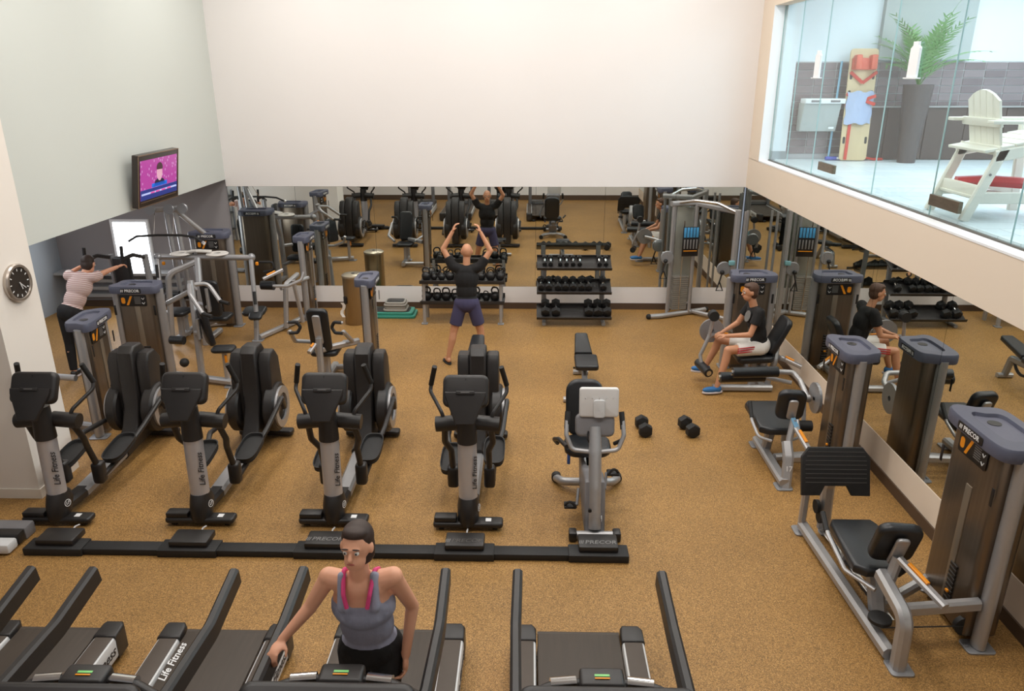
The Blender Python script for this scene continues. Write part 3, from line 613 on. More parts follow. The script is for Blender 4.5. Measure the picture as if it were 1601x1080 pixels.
# ------------------------------------------------------------------ bin, steps, mats
R = root('waste_bin', (-2.83, 11.66, 0), 'tall brushed metal waste bin with round lid by the back mirror', 'bin')
q = MB().lathe([(0, 0), (.17, 0), (.175, .01), (.175, .78), (0, .78)], 28); q.obj('body', BRASS, R)
MB().lathe([(.0, 0), (.183, 0), (.183, .03), (.16, .045), (.03, .05), (0, .05)], 28, Matrix.Translation((0, 0, .78))).obj('lid', mat('steel_lid', (190, 180, 160), .3, .8, noise=(4, .08, (1, 1, 1))), R)
MB().lathe([(0, 0), (.03, 0), (.025, .006), (0, .006)], 12, Matrix.Translation((0, 0, .829))).obj('lid_knob', PLATE, R)
MB().slab(rrect(.08, .12, .02), 0, .012, .003, T=frame((-.12, -.13, .42), (.73, -.68, 0), (-.68, -.73, 0))).obj('wipe_slot', PLATE, R)
PAPER = mat('white_paper_towel', (236, 234, 230), .8, noise=(8, .03, (1, 1, 1)))
q = MB(); n = 6
V = [(-.2+.03*math.sin(i*1.3)+.05*j, -.12-.02*math.cos(i*.9), .38-.05*i) for i in range(6) for j in (0, 1)]; V += [(x, y-.006, z) for x, y, z in V]
q.add(V, [(2*i, 2*i+1, 2*i+3, 2*i+2) for i in range(5)]+[(12+2*i+2, 12+2*i+3, 12+2*i+1, 12+2*i) for i in range(5)]); q.obj('paper_wipe', PAPER, R)
def step(x, y, z, w, d, h, mt, top, lab, nm='step_platform'):
    R = root(nm, (x, y, z), lab, 'step'); q = MB()
    q.slab(rrect(w, d, .05), 0, h*.5, .012); q.slab(rrect(w*.9, d*.88, .05), h*.45, h, .015); q.obj('body', mt, R)
    MB().slab(rrect(w*.74, d*.7, .04), h, h+.006, .002).obj('top_mat', top, R)
    for s in (-1, 1): MB().box((s*w*.4, 0, .012), (w*.14, d*.9, .024), .006).obj('foot', mt, R)
TEAL = mat('teal_plastic', (52, 140, 122), .45, noise=(6, .05, (1, 1, 1))); STONE = mat('grey_step_plastic', (150, 146, 138), .5, noise=(6, .04, (1, 1, 1)))
step(-2.3, 12.08, 0, .8, .4, .1, TEAL, BLACKM, 'long teal step platform on the floor under the small grey steps')
step(-2.24, 12.08, .107, .4, .32, .075, STONE, STONE, 'lower of two small grey steps stacked on the teal platform', 'step_riser')
step(-2.24, 12.08, .19, .38, .3, .07, STONE, PLATE, 'upper small grey step with dark top, on the stack', 'step_riser')
R = root('mat_rack', (-7.55, 7.6, 0), 'rack holding blue exercise mats, seen in the back mirror', 'rack')
for z in (.3, .7, 1.1): MB().box((0, 0, z), (.7, 1.5, .03), .005).obj('shelf', BLACK, R)
for sx in (-1, 1):
    for sy in (-1, 1): MB().box((sx*.34, sy*.74, .62), (.04, .04, 1.24), .005).obj('post', SILVERD, R)
BLUEM = mat('blue_mat_foam', (36, 128, 176), .7, noise=(6, .05, (1, 1, 1)))
for k, z in enumerate((.32, .72, 1.12)): tag(MB(Matrix.Translation((-7.55, 7.6, z))).box((0, 0, .035), (.6, 1.3, .06), .015).obj('exercise_mat', BLUEM), 'blue exercise mat on the %s shelf of the mat rack' % ('lowest', 'middle', 'highest')[k], 'mat', 'blue mats on the rack')
# ------------------------------------------------------------------ strength machines (authored in world coordinates, stored relative to each root)
def B(R): return MB(Matrix.Translation(-Vector(R.location)))
def TW(R, x, y, rz): return Matrix.Translation(-Vector(R.location)) @ TR(x, y, rz)
def padM(R, c, right, normal, w, h, t, name, r=.06, mt=None):
    q = B(R); pad(q, w, h, t, frame(c, right, normal), r, min(.028, t*.45)); return q.obj(name, mt or VINYL, R)
def adj_lever(R, a, b, name='seat_adjuster'):
    a, b = Vector(a), Vector(b); o = B(R).bar([a, b], .055, .05).obj(name, SILVER, R); d = (b-a)
    B(R).bar([a+d*.2+Vector((0, 0, .035)), a+d*.62+Vector((0, 0, .035))], .03, .022).obj('orange_lever', ORANGE, o); return o
def foot(R, x, y): B(R).slab(rrect(.16, .16, .03, cx=x, cy=y), 0, .014, .003).obj('floor_plate', SILVERD, R)
# leg press ---------------------------------------------------------
R = root('leg_press_machine', (2.75, 4.95, 0), 'leg press machine with black ribbed foot plate, nearest machine by the right mirror', 'exercise machine')
tower(R, TW(R, 3.2, 4.68, -PI/2), L=.62, D=.26, Hp=1.5, plate='wide')
q = B(R).bar([(2.49, 4.2, .06), (2.43, 5.78, .06)], .09, .09); q.obj('base_rail', SILVER, R)
q = B(R).bar([(2.64, 4.5, .07), (2.56, 5.7, .07)], .05, .06); q.obj('slide_rail', CHROME, R)
q = B(R).bar([(2.52, 4.13, .0), (2.52, 4.15, .4), (2.52, 4.55, .46)], .1, .09, .1); q.obj('near_upright', SILVER, R); foot(R, 2.53, 4.13); foot(R, 2.43, 5.77)
q = B(R).bar([(2.55, 4.32, .33), (3.12, 4.36, .36)], .07, .09); q.obj('upper_crossbar', SILVER, R)
q = B(R).bar([(2.55, 4.6, .12), (3.12, 4.95, .14)], .07, .08); q.obj('lower_crossbar', SILVER, R)
q = B(R); q.slab([(-.2, -.3), (-.12, -.36), (.12, -.36), (.2, -.3), (.19, .2), (.15, .27), (-.15, .27), (-.19, .2)], -.04, .04, .028, T=Matrix.Translation((2.58, 4.98, .42)) @ Matrix.Rotation(.05, 4, 'X')); q.obj('seat', VINYL, R)
B(R).bar([(2.57, 4.6, .1), (2.57, 4.75, .37)], .1, .12).obj('seat_carriage', SILVERD, R); B(R).bar([(2.57, 5.2, .1), (2.57, 5.1, .37)], .09, .08).obj('seat_carriage', SILVERD, R)
padM(R, (2.6, 4.6, .69), (1, -.12, 0), (.1, .86, .38), .3, .4, .08, 'backrest', .08)
q = B(R); q.slab(rrect(.09, .3, .03), 0, .03, .01, T=frame((2.6, 4.545, .665), (1, -.12, 0), (-.1, -.86, -.38))); q.obj('backrest_plate', SILVER, R)
adj_lever(R, (2.6, 4.5, .62), (2.74, 4.12, .52)); B(R).bar([(2.56, 4.5, .44), (2.6, 4.52, .62)], .07, .07).obj('backrest_post', SILVER, R)
q = B(R).tube([(2.36, 5.25, .5), (2.33, 5.05, .45), (2.36, 4.75, .34), (2.5, 4.55, .32)], .017, .08, n=10); hd = q.obj('side_handle', SILVER, R)
B(R).tube([(2.362, 5.27, .505), (2.332, 5.08, .455)], .022, n=10).obj('grip', BLACKM, hd)
fp = [(-.28, -.2), (-.13, -.2), (-.09, -.12), (.09, -.12), (.13, -.2), (.28, -.2), (.28, .12), (.22, .2), (-.22, .2), (-.28, .12)]
q = B(R); Mf = frame((2.54, 5.56, .72), (1, 0, 0), (0, -.94, .34)); q.slab(fp, -.02, .02, .008, T=Mf); pl = q.obj('foot_plate', BLACKM, R)
for k in range(8):
    z = -.09+k*.036; B(R).slab(rrect(.5-.02*max(0, k-5), .006, .002), .02, .024, T=Mf @ Matrix.Translation((0, z, 0))).obj('rib', mat('dark_grey_rib', (74, 70, 68), .5, noise=(5, .05, (1, 1, 1))), pl)
q = B(R).bar([(2.58, 5.7, .08), (2.58, 5.74, .5), (2.6, 5.62, .66)], .09, .1, .12); q.bar([(2.42, 5.78, .05), (2.42, 5.78, .45)], .06, .06); q.obj('foot_plate_support', SILVER, R)
for x, z in ((2.48, .3), (2.52, .2)): B(R).cyl((x, 5.7, z), (x+.03, 5.7, z), .06).obj('pulley', BLACKM, R)
B(R).lathe([(0, -.02), (.075, -.02), (.075, .02), (0, .02)], 20, Matrix.Translation((3.1, 4.42, .13)) @ Matrix.Rotation(PI/2, 4, 'X')).obj('pulley', BLACKM, R)
B(R).slab([(.08*math.cos(t), .08*math.sin(t)) for t in [2*PI*k/20 for k in range(20)]], .1, .13, .005, T=Matrix.Translation((2.5, 4.42, .06))).obj('rubber_bumper', BLACKM, R)
q = B(R).tube([(2.5, 4.38, .13), (3.08, 4.4, .14)], .005, n=6); q.tube([(2.5, 5.66, .28), (2.54, 5.2, .14), (2.55, 4.6, .13)], .005, n=6); q.obj('cable', PLATE, R)
# seated leg curl, number 17 ---------------------------------------
R = root('leg_curl_machine', (2.75, 7.1, 0), 'seated leg curl machine numbered 17, between the leg press and the seated man', 'exercise machine')
tower(R, TW(R, 3.17, 6.98, -PI/2), L=.5, D=.24, Hp=1.27)
q = B(R).bar([(2.5, 6.5, .06), (2.5, 7.45, .06)], .1, .08); q.obj('base_rail', SILVER, R); foot(R, 2.5, 6.53); foot(R, 2.5, 7.42)
q = B(R).bar([(2.52, 6.52, 0), (2.55, 6.62, .28), (2.55, 6.72, .4)], .1, .08, .08); nu = q.obj('near_upright', SILVER, R)
text('17', .07, Matrix.Translation(-Vector(R.location)) @ frame((2.535, 6.53, .2), (1, 0, 0), (0, -1, .3)), LETTER, nu, 'number_sticker')
q = B(R).bar([(2.55, 6.75, .2), (3.15, 6.75, .22)], .07, .08); q.obj('upper_crossbar', SILVER, R)
q = B(R).bar([(2.55, 7.0, .08), (3.15, 7.1, .08)], .07, .07); q.obj('lower_crossbar', SILVER, R)
q = B(R).bar([(2.52, 7.2, .08), (2.54, 7.15, .38)], .09, .09); q.obj('seat_post', SILVERD, R)
q = B(R); q.slab([(-.19, -.26), (-.1, -.32), (.1, -.32), (.19, -.26), (.2, .26), (.16, .32), (-.16, .32), (-.2, .26)], -.04, .04, .028, T=Matrix.Translation((2.53, 7.2, .44)) @ Matrix.Rotation(.06, 4, 'X')); q.obj('seat', VINYL, R)
padM(R, (2.6, 6.88, .73), (1, -.15, 0), (.13, .9, .3), .27, .36, .08, 'backrest', .08)
q = B(R); q.slab(rrect(.09, .24, .03), 0, .03, .01, T=frame((2.6, 6.825, .71), (1, -.15, 0), (-.13, -.9, -.3))); q.obj('backrest_plate', SILVER, R)
B(R).bar([(2.61, 6.8, .62), (2.645, 6.7, .52)], .05, .02).obj('blue_scale', mat('pale_blue_scale', (120, 170, 205), .4, noise=(10, .1, (1, 1, 1))), R)
adj_lever(R, (2.63, 6.74, .54), (2.7, 6.42, .4)); B(R).bar([(2.56, 6.7, .36), (2.62, 6.8, .6)], .06, .06).obj('backrest_post', SILVER, R)
for s, x0 in ((-1, 2.31), (1, 2.76)):
    q = B(R).tube([(x0, 7.22, .58), (x0+s*.01, 7.08, .46), (x0-s*.02, 6.9, .36), (2.53+s*.08, 6.85, .34)], .016, .07, n=10); hd = q.obj('side_handle', SILVER, R)
    B(R).tube([(x0, 7.24, .6), (x0+s*.008, 7.1, .48)], .021, n=10).obj('grip', BLACKM, hd)
for (y, z, x0, x1) in ((7.95, .64, 2.3, 2.82), (8.08, .53, 2.2, 2.72)):
    ro = B(R).tube([(x0, y, z), (x1, y+.04, z)], .062, n=18).obj('roller_pad', VINYL, R); B(R).tube([(x0-.012, y, z), (x0+.002, y, z)], .035, n=14).obj('roller_cap', CHROME, ro)
q = B(R).tube([(2.8, 7.99, .64), (3.0, 8.0, .63), (3.06, 7.9, .56), (3.06, 7.6, .46)], .03, .06, n=12); q.tube([(2.7, 8.1, .53), (3.0, 8.0, .5)], .025); q.obj('swing_arm', SILVER, R)
q = B(R).tube([(3.06, 7.58, .5), (2.9, 7.58, .5)], .035, n=12); q.tube([(3.0, 7.58, .48), (3.0, 7.5, .24)], .025, n=10); q.obj('pivot_shaft', SILVER, R)
B(R).cyl((2.93, 7.46, .22), (3.07, 7.46, .22), .06, 18).obj('counterweight', BLACKM, R)
q = B(R).lathe([(.03, -.015), (.17, -.015), (.17, .015), (.03, .015), (.03, -.015)], 26, Matrix.Translation((3.12, 7.58, .5)) @ Matrix.Rotation(PI/2, 4, 'Y')); q.obj('cam_plate', SILVERD, R)
MBo = B(R).box((2.97, 7.575, .52), (.04, .035, .035), .008).obj('range_pin', ORANGE, R)
q = B(R).tube([(2.82, 7.5, .0), (2.8, 7.5, .38), (2.9, 7.58, .52)], .04, .08, n=12); q.obj('frame_tube', SILVER, R)
# leg extension with the seated man --------------------------------
R = root('leg_extension_machine', (2.8, 9.2, 0), 'leg extension machine on which the man in white shorts sits', 'exercise machine')
tower(R, TW(R, 2.97, 9.82, 0), L=.5, D=.24, Hp=1.27)
q = B(R).bar([(2.35, 8.92, .05), (3.1, 8.92, .05)], .08, .08); q.bar([(3.0, 8.92, .05), (3.0, 9.75, .05)], .08, .07); q.obj('base_rail', SILVER, R); foot(R, 2.38, 8.92)
q = B(R).bar([(2.85, 8.95, .06), (2.85, 9.0, .38)], .1, .09); q.bar([(3.05, 8.98, .05), (3.12, 8.98, .4), (3.16, 9.1, .55)], .07, .07, .06); q.obj('seat_post', SILVERD, R)
padM(R, (2.86, 9.08, .43), (1, 0, 0), (-.05, 0, 1), .46, .42, .08, 'seat', .08)
padM(R, (3.15, 9.08, .71), (0, -1, 0), (-.9, 0, .4), .34, .5, .08, 'backrest', .08)
adj_lever(R, (3.2, 9.0, .44), (3.42, 8.86, .36)); B(R).bar([(3.0, 9.3, .4), (3.25, 8.95, .42)], .06, .06).obj('backrest_post', SILVER, R)
q = B(R).tube([(2.52, 9.35, .6), (2.4, 9.3, .62), (2.3, 9.12, .68)], .03, .05, n=10); q.tube([(2.3, 9.12, .68), (2.33, 9.12, .93)], .022, n=10); q.tube([(2.3, 9.12, .68), (2.2, 9.1, .42), (2.22, 9.05, .3)], .024, .05, n=10); q.obj('swing_arm', SILVER, R)
B(R).cyl((2.33, 9.07, .95), (2.33, 9.17, .95), .065, 18).obj('counterweight', BLACKM, R)
ro = B(R).cyl((2.2, 9.16, .3), (2.27, 8.86, .27), .058, 18).obj('roller_pad', VINYL, R); B(R).cyl((2.268, 8.862, .27), (2.272, 8.85, .27), .034, 14).obj('roller_cap', CHROME, ro)
B(R).lathe([(.03, -.015), (.16, -.015), (.16, .015), (.03, .015), (.03, -.015)], 24, Matrix.Translation((2.4, 9.42, .65)) @ Matrix.Rotation(PI/2, 4, 'X')).obj('cam_plate', SILVERD, R)
q = B(R).bar([(2.4, 9.45, .65), (2.7, 9.6, .6), (2.7, 9.75, .1)], .06, .06, .05); q.obj('cam_support', SILVER, R)
B(R).bar([(2.5, 9.36, .64), (2.6, 9.36, .63)], .02, .02).obj('range_lever', ORANGE, R)
# functional trainer in the corner ---------------------------------
R = root('cable_trainer', (2.75, 11.85, 0), 'tall silver cable trainer with weight stack and pulleys in the back right corner', 'exercise machine')
GLS = mat('smoked_clear_panel', (150, 150, 140), .25, .3, noise=(3, .1, (1, 1, .3)))
q = B(R).tube([(2.0, 11.95, .04), (2.2, 11.98, .045), (3.0, 12.36, .045)], .042, .1, n=14); bs = q.obj('base_tube', SILVER, R)
for p in ((1.985, 11.945, .04), (3.02, 12.37, .045)): B(R).ball(p, .048).obj('end_cap', BLACKM, bs)
for (x, y) in ((2.3, 12.1), (2.36, 12.25), (2.68, 12.18), (2.72, 12.3)): B(R).tube([(x, y, .05), (x, y, 1.86)], .024, n=12).obj('column', SILVER, R)
q = B(R)
for k in range(16): q.box((2.5, 12.2, .12+k*.036), (.26, .12, .031), .004, rz=.2, seg=1)
q.obj('weight_stack', mat('grey_weight_plates', (138, 134, 126), .5, .3, noise=(9, .1, (1, 1, 1))), R)
B(R).tube([(2.5, 12.13, .08), (2.5, 12.13, 1.6)], .008, n=8).obj('guide_rod', CHROME, R)
B(R).box((2.53, 12.27, 1.0), (.3, .01, 1.6), .003, rz=.2).obj('rear_guard', GLS, R)
q = B(R).bar([(2.26, 12.1, 1.88), (2.72, 12.24, 1.88)], .1, .08); q.obj('top_beam', SILVER, R)
Tc = Matrix.Translation((2.6, 12.05, 1.28)) @ Matrix.Rotation(.1, 4, 'Z')
q = B(R); q.T = q.T @ Tc; q.box((0, 0, 0), (.27, .012, .48), .004); pc = q.obj('exercise_chart', PLATE, R)
for k in range(5):
    q = B(R); q.T = q.T @ Tc; q.box((-.1+.05*k, -.008, .15), (.038, .006, .16), .001); q.obj('chart_picture', mat('chart_blue', (70, 150, 200), .5, noise=(12, .3, (1, 1, 1))), pc)
    q = B(R); q.T = q.T @ Tc; q.box((-.1+.05*k, -.008, -.04), (.022, .006, .15), .001); q.obj('chart_figure', GREYPRINT, pc)
q = B(R); q.T = q.T @ Tc; q.box((0, -.008, -.15), (.22, .006, .012)); q.obj('chart_line', ORANGE, pc)
q = B(R).tube([(2.4, 12.1, 1.9), (2.6, 11.9, 1.96), (2.9, 11.7, 1.95), (3.12, 11.45, 1.86)], .026, .2, n=12); q.obj('pull_up_bar', CHROME, R)
q = B(R).bar([(3.14, 11.4, .05), (3.14, 11.4, 1.9)], .1, .08, up=(1, 0, 0)); q.obj('adjusting_column', SILVER, R)
B(R).bar([(3.14, 11.4, .06), (3.3, 11.7, .06), (2.72, 12.24, .06)], .07, .06).obj('link_beam', SILVER, R); B(R).bar([(2.7, 12.2, 1.86), (3.14, 11.45, 1.86)], .06, .07).obj('link_beam', SILVER, R)
for x, y in ((3.28, 11.5), (3.34, 11.6)): B(R).tube([(x, y, .06), (x, y, 1.86)], .02, n=10).obj('column', SILVER, R)
def pulley(c, strap):
    c = Vector(c); p = B(R).lathe([(0, -.03), (.1, -.03), (.11, 0), (.1, .03), (0, .03)], 20, Matrix.Translation(c) @ Matrix.Rotation(PI/2, 4, 'X')).obj('pulley_block', SILVERD, R)
    q = B(R).tube([c+Vector((-.03, -.04, -.08)), c+Vector((-.06, -.05, -.2)), c+Vector((-.1, -.05, -.34)), c+Vector((0, -.05, -.34)), c+Vector((-.06, -.05, -.2))], .012, n=7); q.obj('handle_strap', BLACKM, p)
    B(R).ball(c+Vector((-.03, -.05, -.05)), .035).obj('stopper_ball', BLACKM, p)
pulley((2.24, 12.05, 1.02), 1); pulley((3.0, 11.4, 1.0), 1); B(R).box((3.1, 11.34, 1.1), (.09, .05, .07), .01).obj('teal_knob', mat('pale_teal_plastic', (120, 170, 178), .4, noise=(5, .05, (1, 1, 1))), R)
q = B(R).box((2.24, 12.1, 1.02), (.16, .04, .16), .01); q.box((3.07, 11.4, 1.0), (.12, .04, .16), .01); q.obj('carriage_plate', SILVERD, R)
# chest press beside the side-on tower ------------------------------
R = root('chest_press_machine', (-2.5, 9.2, 0), 'chest press machine with tall black back pad, behind the elliptical with the woman before it', 'exercise machine')
tower(R, TW(R, -2.14, 9.55, PI/2), L=.42, D=.14, Hp=1.27)
padM(R, (-2.66, 8.98, .77), (1, .05, 0), (0, .97, .22), .27, .62, .08, 'backrest', .07)
q = B(R); q.slab(rrect(.1, .42, .03), 0, .035, .01, T=frame((-2.66, 8.925, .8), (1, 0, 0), (0, -.97, -.22))); q.obj('backrest_plate', SILVER, R)
padM(R, (-2.66, 9.2, .42), (1, 0, 0), (0, 0, 1), .36, .36, .07, 'seat', .08)
q = B(R).bar([(-2.66, 8.88, .0), (-2.66, 8.9, .5), (-2.66, 8.92, .68)], .08, .08); q.bar([(-2.66, 8.9, .07), (-2.66, 9.6, .07)], .09, .08); q.bar([(-2.66, 9.2, .08), (-2.66, 9.2, .4)], .08, .08); q.obj('seat_frame', SILVER, R)
q = B(R).bar([(-2.72, 8.95, .5), (-2.26, 9.35, .5)], .07, .08); q.bar([(-2.66, 9.5, .07), (-2.24, 9.5, .07)], .07, .07); q.obj('crossbar', SILVER, R)
adj_lever(R, (-2.7, 8.86, .62), (-2.74, 8.72, .56)); foot(R, -2.66, 8.9)
for s, x in ((-1, -2.99), (1, -2.32)):
    q = B(R).tube([(x, 8.8, .93), (x-s*.1, 8.82, .93), (x-s*.14, 8.83, .86), (x-s*.1, 8.82, .79), (x, 8.8, .79)], .021, .03, n=10); ar = q.obj('grip', BLACKM, R)
    q = B(R).tube([(x, 8.8, .79), (x-s*.0, 8.84, .8), (x-s*.02+s*.06, 9.1, .58), (x-s*.12, 9.3, .5)], .028, .06, n=12); q.ball((x, 8.8, .93), .02); q.obj('press_arm', SILVER, R)
# seat unit with roller pad in front of the tower by the back mirror
R = root('abdominal_machine', (-4.0, 11.2, 0), 'strength machine with small black seat and roller pad, left of the waste bin', 'exercise machine')
tower(R, TW(R, -3.68, 12.02, PI/2), L=.4, D=.14, Hp=1.32)
padM(R, (-4.18, 10.85, .44), (1, .1, 0), (0, -.08, 1), .34, .3, .07, 'seat', .08)
q = B(R).bar([(-4.16, 10.74, 0), (-4.16, 10.84, .4)], .07, .07); q.bar([(-4.12, 10.75, .05), (-3.82, 11.5, .05), (-3.72, 11.8, .05)], .08, .08); q.obj('seat_frame', SILVER, R); foot(R, -4.14, 10.75)
B(R).cyl((-4.17, 10.8, .2), (-4.17, 10.8, .34), .02).obj('seat_pin', BLACKM, R)
q = B(R).bar([(-3.84, 11.2, .06), (-3.8, 11.25, .75), (-3.74, 11.7, .8)], .07, .07, .08); q.bar([(-3.66, 11.5, .06), (-3.72, 11.4, .78)], .06, .06); q.obj('upright', SILVER, R)
B(R).cyl((-4.12, 11.1, .78), (-3.92, 11.08, .78), .07, 18).obj('roller_pad', VINYL, R)
adj_lever(R, (-4.05, 11.0, .9), (-3.8, 11.2, 1.0), 'lever_arm')
q = B(R).tube([(-3.95, 11.05, .78), (-3.7, 11.05, .78), (-3.5, 11.1, .86), (-3.46, 11.15, .98)], .024, .08, n=10); q.tube([(-3.86, 11.2, .7), (-3.6, 11.8, .72)], .03); q.obj('cross_tube', SILVER, R)
q = B(R).tube([(-4.15, 11.2, 1.12), (-3.95, 11.2, 1.12), (-3.92, 11.2, 1.0), (-4.1, 11.2, .96)], .018, .04, n=8); q.obj('grip', BLACKM, R)
# fly machine with overhead cams
R = root('chest_fly_machine', (-4.75, 10.8, 0), 'chest fly machine with white overhead cams and swinging arms, in front of the lat pulldown', 'exercise machine')
WCAM = mat('white_cam_plastic', (214, 210, 204), .45, noise=(8, .03, (1, 1, 1)))
q = B(R).bar([(-4.86, 10.55, 0), (-4.86, 10.6, .9), (-4.9, 10.75, 1.28)], .09, .09, .2); q.bar([(-4.86, 10.55, .05), (-4.86, 11.1, .05)], .09, .08); q.bar([(-4.9, 10.75, 1.24), (-5.25, 10.5, 1.1), (-5.32, 10.45, .1)], .08, .08, .15); q.obj('main_frame', SILVER, R)
for x in (-5.17, -4.63):
    B(R).lathe([(.05, -.012), (.15, -.012), (.16, 0), (.15, .012), (.05, .012), (.05, -.012)], 24, Matrix.Translation((x, 10.84, 1.33))).obj('cam', WCAM, R)
q = B(R).bar([(-5.05, 10.86, 1.36), (-4.9, 10.8, 1.38), (-4.72, 10.86, 1.36)], .12, .03); q.obj('cam_bridge', WCAM, R)
q = B(R).tube([(-5.55, 10.85, 1.28), (-4.1, 10.8, 1.28)], .042, n=14); q.obj('crossbar', SILVER, R)
for x, zb in ((-5.52, .9), (-4.12, .5)):
    B(R).ball((x, 10.82, 1.28), .06).obj('pivot', SILVERD, R)
    B(R).tube([(x, 10.8, 1.28), (x+.02, 10.72, 1.0), (x+.05, 10.62, zb)], .034, n=12).obj('swing_arm', SILVER, R)
    padM(R, (x+.05, 10.58, zb-.05), (1, 0, 0), (0, -.5, .87), .2, .16, .06, 'arm_pad', .05)
    B(R).cyl((x+.06, 10.6, zb+.12), (x+.04, 10.66, zb+.3), .022).obj('grip', BLACKM, R)
    B(R).box((x+.08, 10.8, 1.19), (.04, .04, .05), .01).obj('range_pin', ORANGE, R)
padM(R, (-4.6, 10.35, .78), (1, 0, 0), (0, .98, .1), .26, .55, .08, 'backrest', .06); q = B(R).bar([(-4.62, 10.29, .95), (-4.62, 10.29, .6)], .07, .04); q.bar([(-4.86, 10.5, .66), (-4.62, 10.3, .66)], .06, .06); q.obj('backrest_plate', SILVER, R)
padM(R, (-4.6, 10.56, .44), (1, 0, 0), (0, 0, 1), .34, .32, .07, 'seat', .07); B(R).bar([(-4.86, 10.6, .3), (-4.6, 10.56, .4)], .06, .06).obj('seat_bracket', SILVERD, R)
# lat pulldown
R = root('lat_pulldown_machine', (-5.0, 11.3, 0), 'lat pulldown machine with tall mast and long pull bar in the grey alcove', 'exercise machine')
tower(R, TW(R, -4.97, 11.5, 0), L=.5, D=.26, Hp=1.48, plate='wide')
for p0, p1 in (((-5.32, 10.98, 0), (-5.4, 11.05, 1.92)), ((-5.2, 11.05, .0), (-5.28, 11.08, 1.92)), ((-4.95, 11.4, 1.45), (-5.28, 11.06, 1.95))): B(R).tube([p0, p1], .036, n=12).obj('mast', SILVER, R)
q = B(R).bar([(-5.6, 10.95, 1.95), (-5.1, 11.1, 1.97)], .07, .07); q.obj('head_beam', SILVER, R)
for x, y in ((-5.55, 10.93), (-5.3, 10.98), (-5.13, 11.05)): B(R).lathe([(0, -.02), (.075, -.02), (.06, 0), (.075, .02), (0, .02)], 18, Matrix.Translation((x, y-.05, 1.97)) @ Matrix.Rotation(PI/2, 4, 'X')).obj('pulley', SILVERD, R)
q = B(R).tube([(-5.8, 10.6, 1.56), (-5.68, 10.62, 1.63), (-5.4, 10.66, 1.64), (-5.05, 10.66, 1.64), (-4.85, 10.64, 1.62), (-4.72, 10.6, 1.55)], .017, .06, n=10); br_ = q.obj('pull_bar', BLACKM, R)
B(R).cyl((-4.72, 10.6, 1.55), (-4.69, 10.59, 1.535), .026).obj('end_knob', CHROME, br_)
q = B(R)
for x in (-5.5, -5.22): q.tube([(x, 10.9, 1.92), (x+.05, 10.67, 1.65)], .006, n=6)
q.obj('cable', CHROME, R)
q = B(R).bar([(-5.35, 10.6, .05), (-5.3, 11.4, .05)], .09, .08); q.bar([(-5.3, 10.75, .05), (-5.3, 10.75, .42)], .08, .08); q.bar([(-5.3, 11.3, .05), (-4.9, 11.45, .05)], .07, .07); q.obj('seat_frame', SILVER, R)
padM(R, (-5.3, 10.72, .46), (1, 0, 0), (0, 0, 1), .34, .34, .07, 'seat', .08)
for s in (-1, 1): B(R).cyl((-5.3+s*.04, 10.95, .66), (-5.3+s*.24, 10.95, .66), .065, 16).obj('knee_roller', VINYL, R)
B(R).bar([(-5.3, 10.97, .3), (-5.3, 10.95, .66)], .05, .05).obj('roller_post', SILVERD, R)
# seated press with the frontal tower
R = root('shoulder_press_machine', (-4.6, 9.15, 0), 'seated press machine with front-facing bronze tower, between two elliptical trainers and the fly machine', 'exercise machine')
tower(R, TW(R, -5.02, 9.2, 0), L=.5, D=.24, Hp=1.25)
q = B(R).bar([(-4.36, 9.2, 0), (-4.36, 9.25, .8), (-4.42, 9.4, 1.3)], .08, .08, .25); q.bar([(-4.72, 9.2, .06), (-3.85, 8.95, .06)], .09, .08); q.bar([(-4.36, 9.4, 1.2), (-4.75, 9.35, 1.0)], .06, .06); q.obj('main_frame', SILVER, R)
padM(R, (-4.22, 9.22, .72), (.6, -.8, 0), (.75, .6, .15), .26, .5, .08, 'backrest', .06); q = B(R).bar([(-4.29, 9.16, .85), (-4.29, 9.16, .58)], .07, .04); q.bar([(-4.36, 9.2, .65), (-4.28, 9.17, .65)], .06, .06); q.obj('backrest_plate', SILVER, R)
padM(R, (-3.93, 9.0, .5), (1, .1, 0), (0, 0, 1), .3, .22, .06, 'seat', .07); q = B(R).bar([(-3.93, 9.0, .05), (-3.93, 9.0, .46)], .06, .06); q.obj('seat_post', SILVER, R); B(R).box((-3.9, 8.96, .38), (.03, .03, .1), .006).obj('orange_lever', ORANGE, R); foot(R, -3.87, 8.95)
for s, dy in ((-1, -.28), (1, .28)):
    q = B(R).tube([(-4.42, 9.36, 1.25), (-4.3, 9.36+dy, 1.2), (-4.1, 9.2+dy, 1.0)], .028, .08, n=10); q.obj('press_arm', SILVER, R); B(R).cyl((-4.1, 9.2+dy, 1.0), (-3.96, 9.14+dy, .98), .024).obj('grip', BLACKM, R)
B(R).cyl((-4.6, 9.0, .62), (-4.42, 8.98, .62), .055).obj('roller_pad', VINYL, R); B(R).ball((-4.48, 9.02, .3), .06).obj('counterweight', BLACKM, R)
# tower by the white column
R = root('triceps_machine', (-4.95, 7.75, 0), 'strength machine with slanted bronze tower just behind the white column', 'exercise machine')
tower(R, TW(R, -4.84, 7.74, PI/2+.1), L=.5, D=.17, Hp=1.27)
q = B(R).tube([(-4.92, 7.45, .72), (-5.5, 7.5, .74)], .035, n=12); q.bar([(-4.9, 7.6, .06), (-5.8, 7.8, .06)], .08, .08); q.bar([(-5.55, 7.78, .06), (-5.55, 7.75, .75)], .08, .08); q.obj('side_frame', SILVER, R)
padM(R, (-5.6, 7.75, .46), (1, 0, 0), (0, 0, 1), .36, .36, .07, 'seat', .08); padM(R, (-5.85, 7.78, .8), (0, 1, 0), (1, 0, .15), .3, .5, .08, 'backrest', .07)
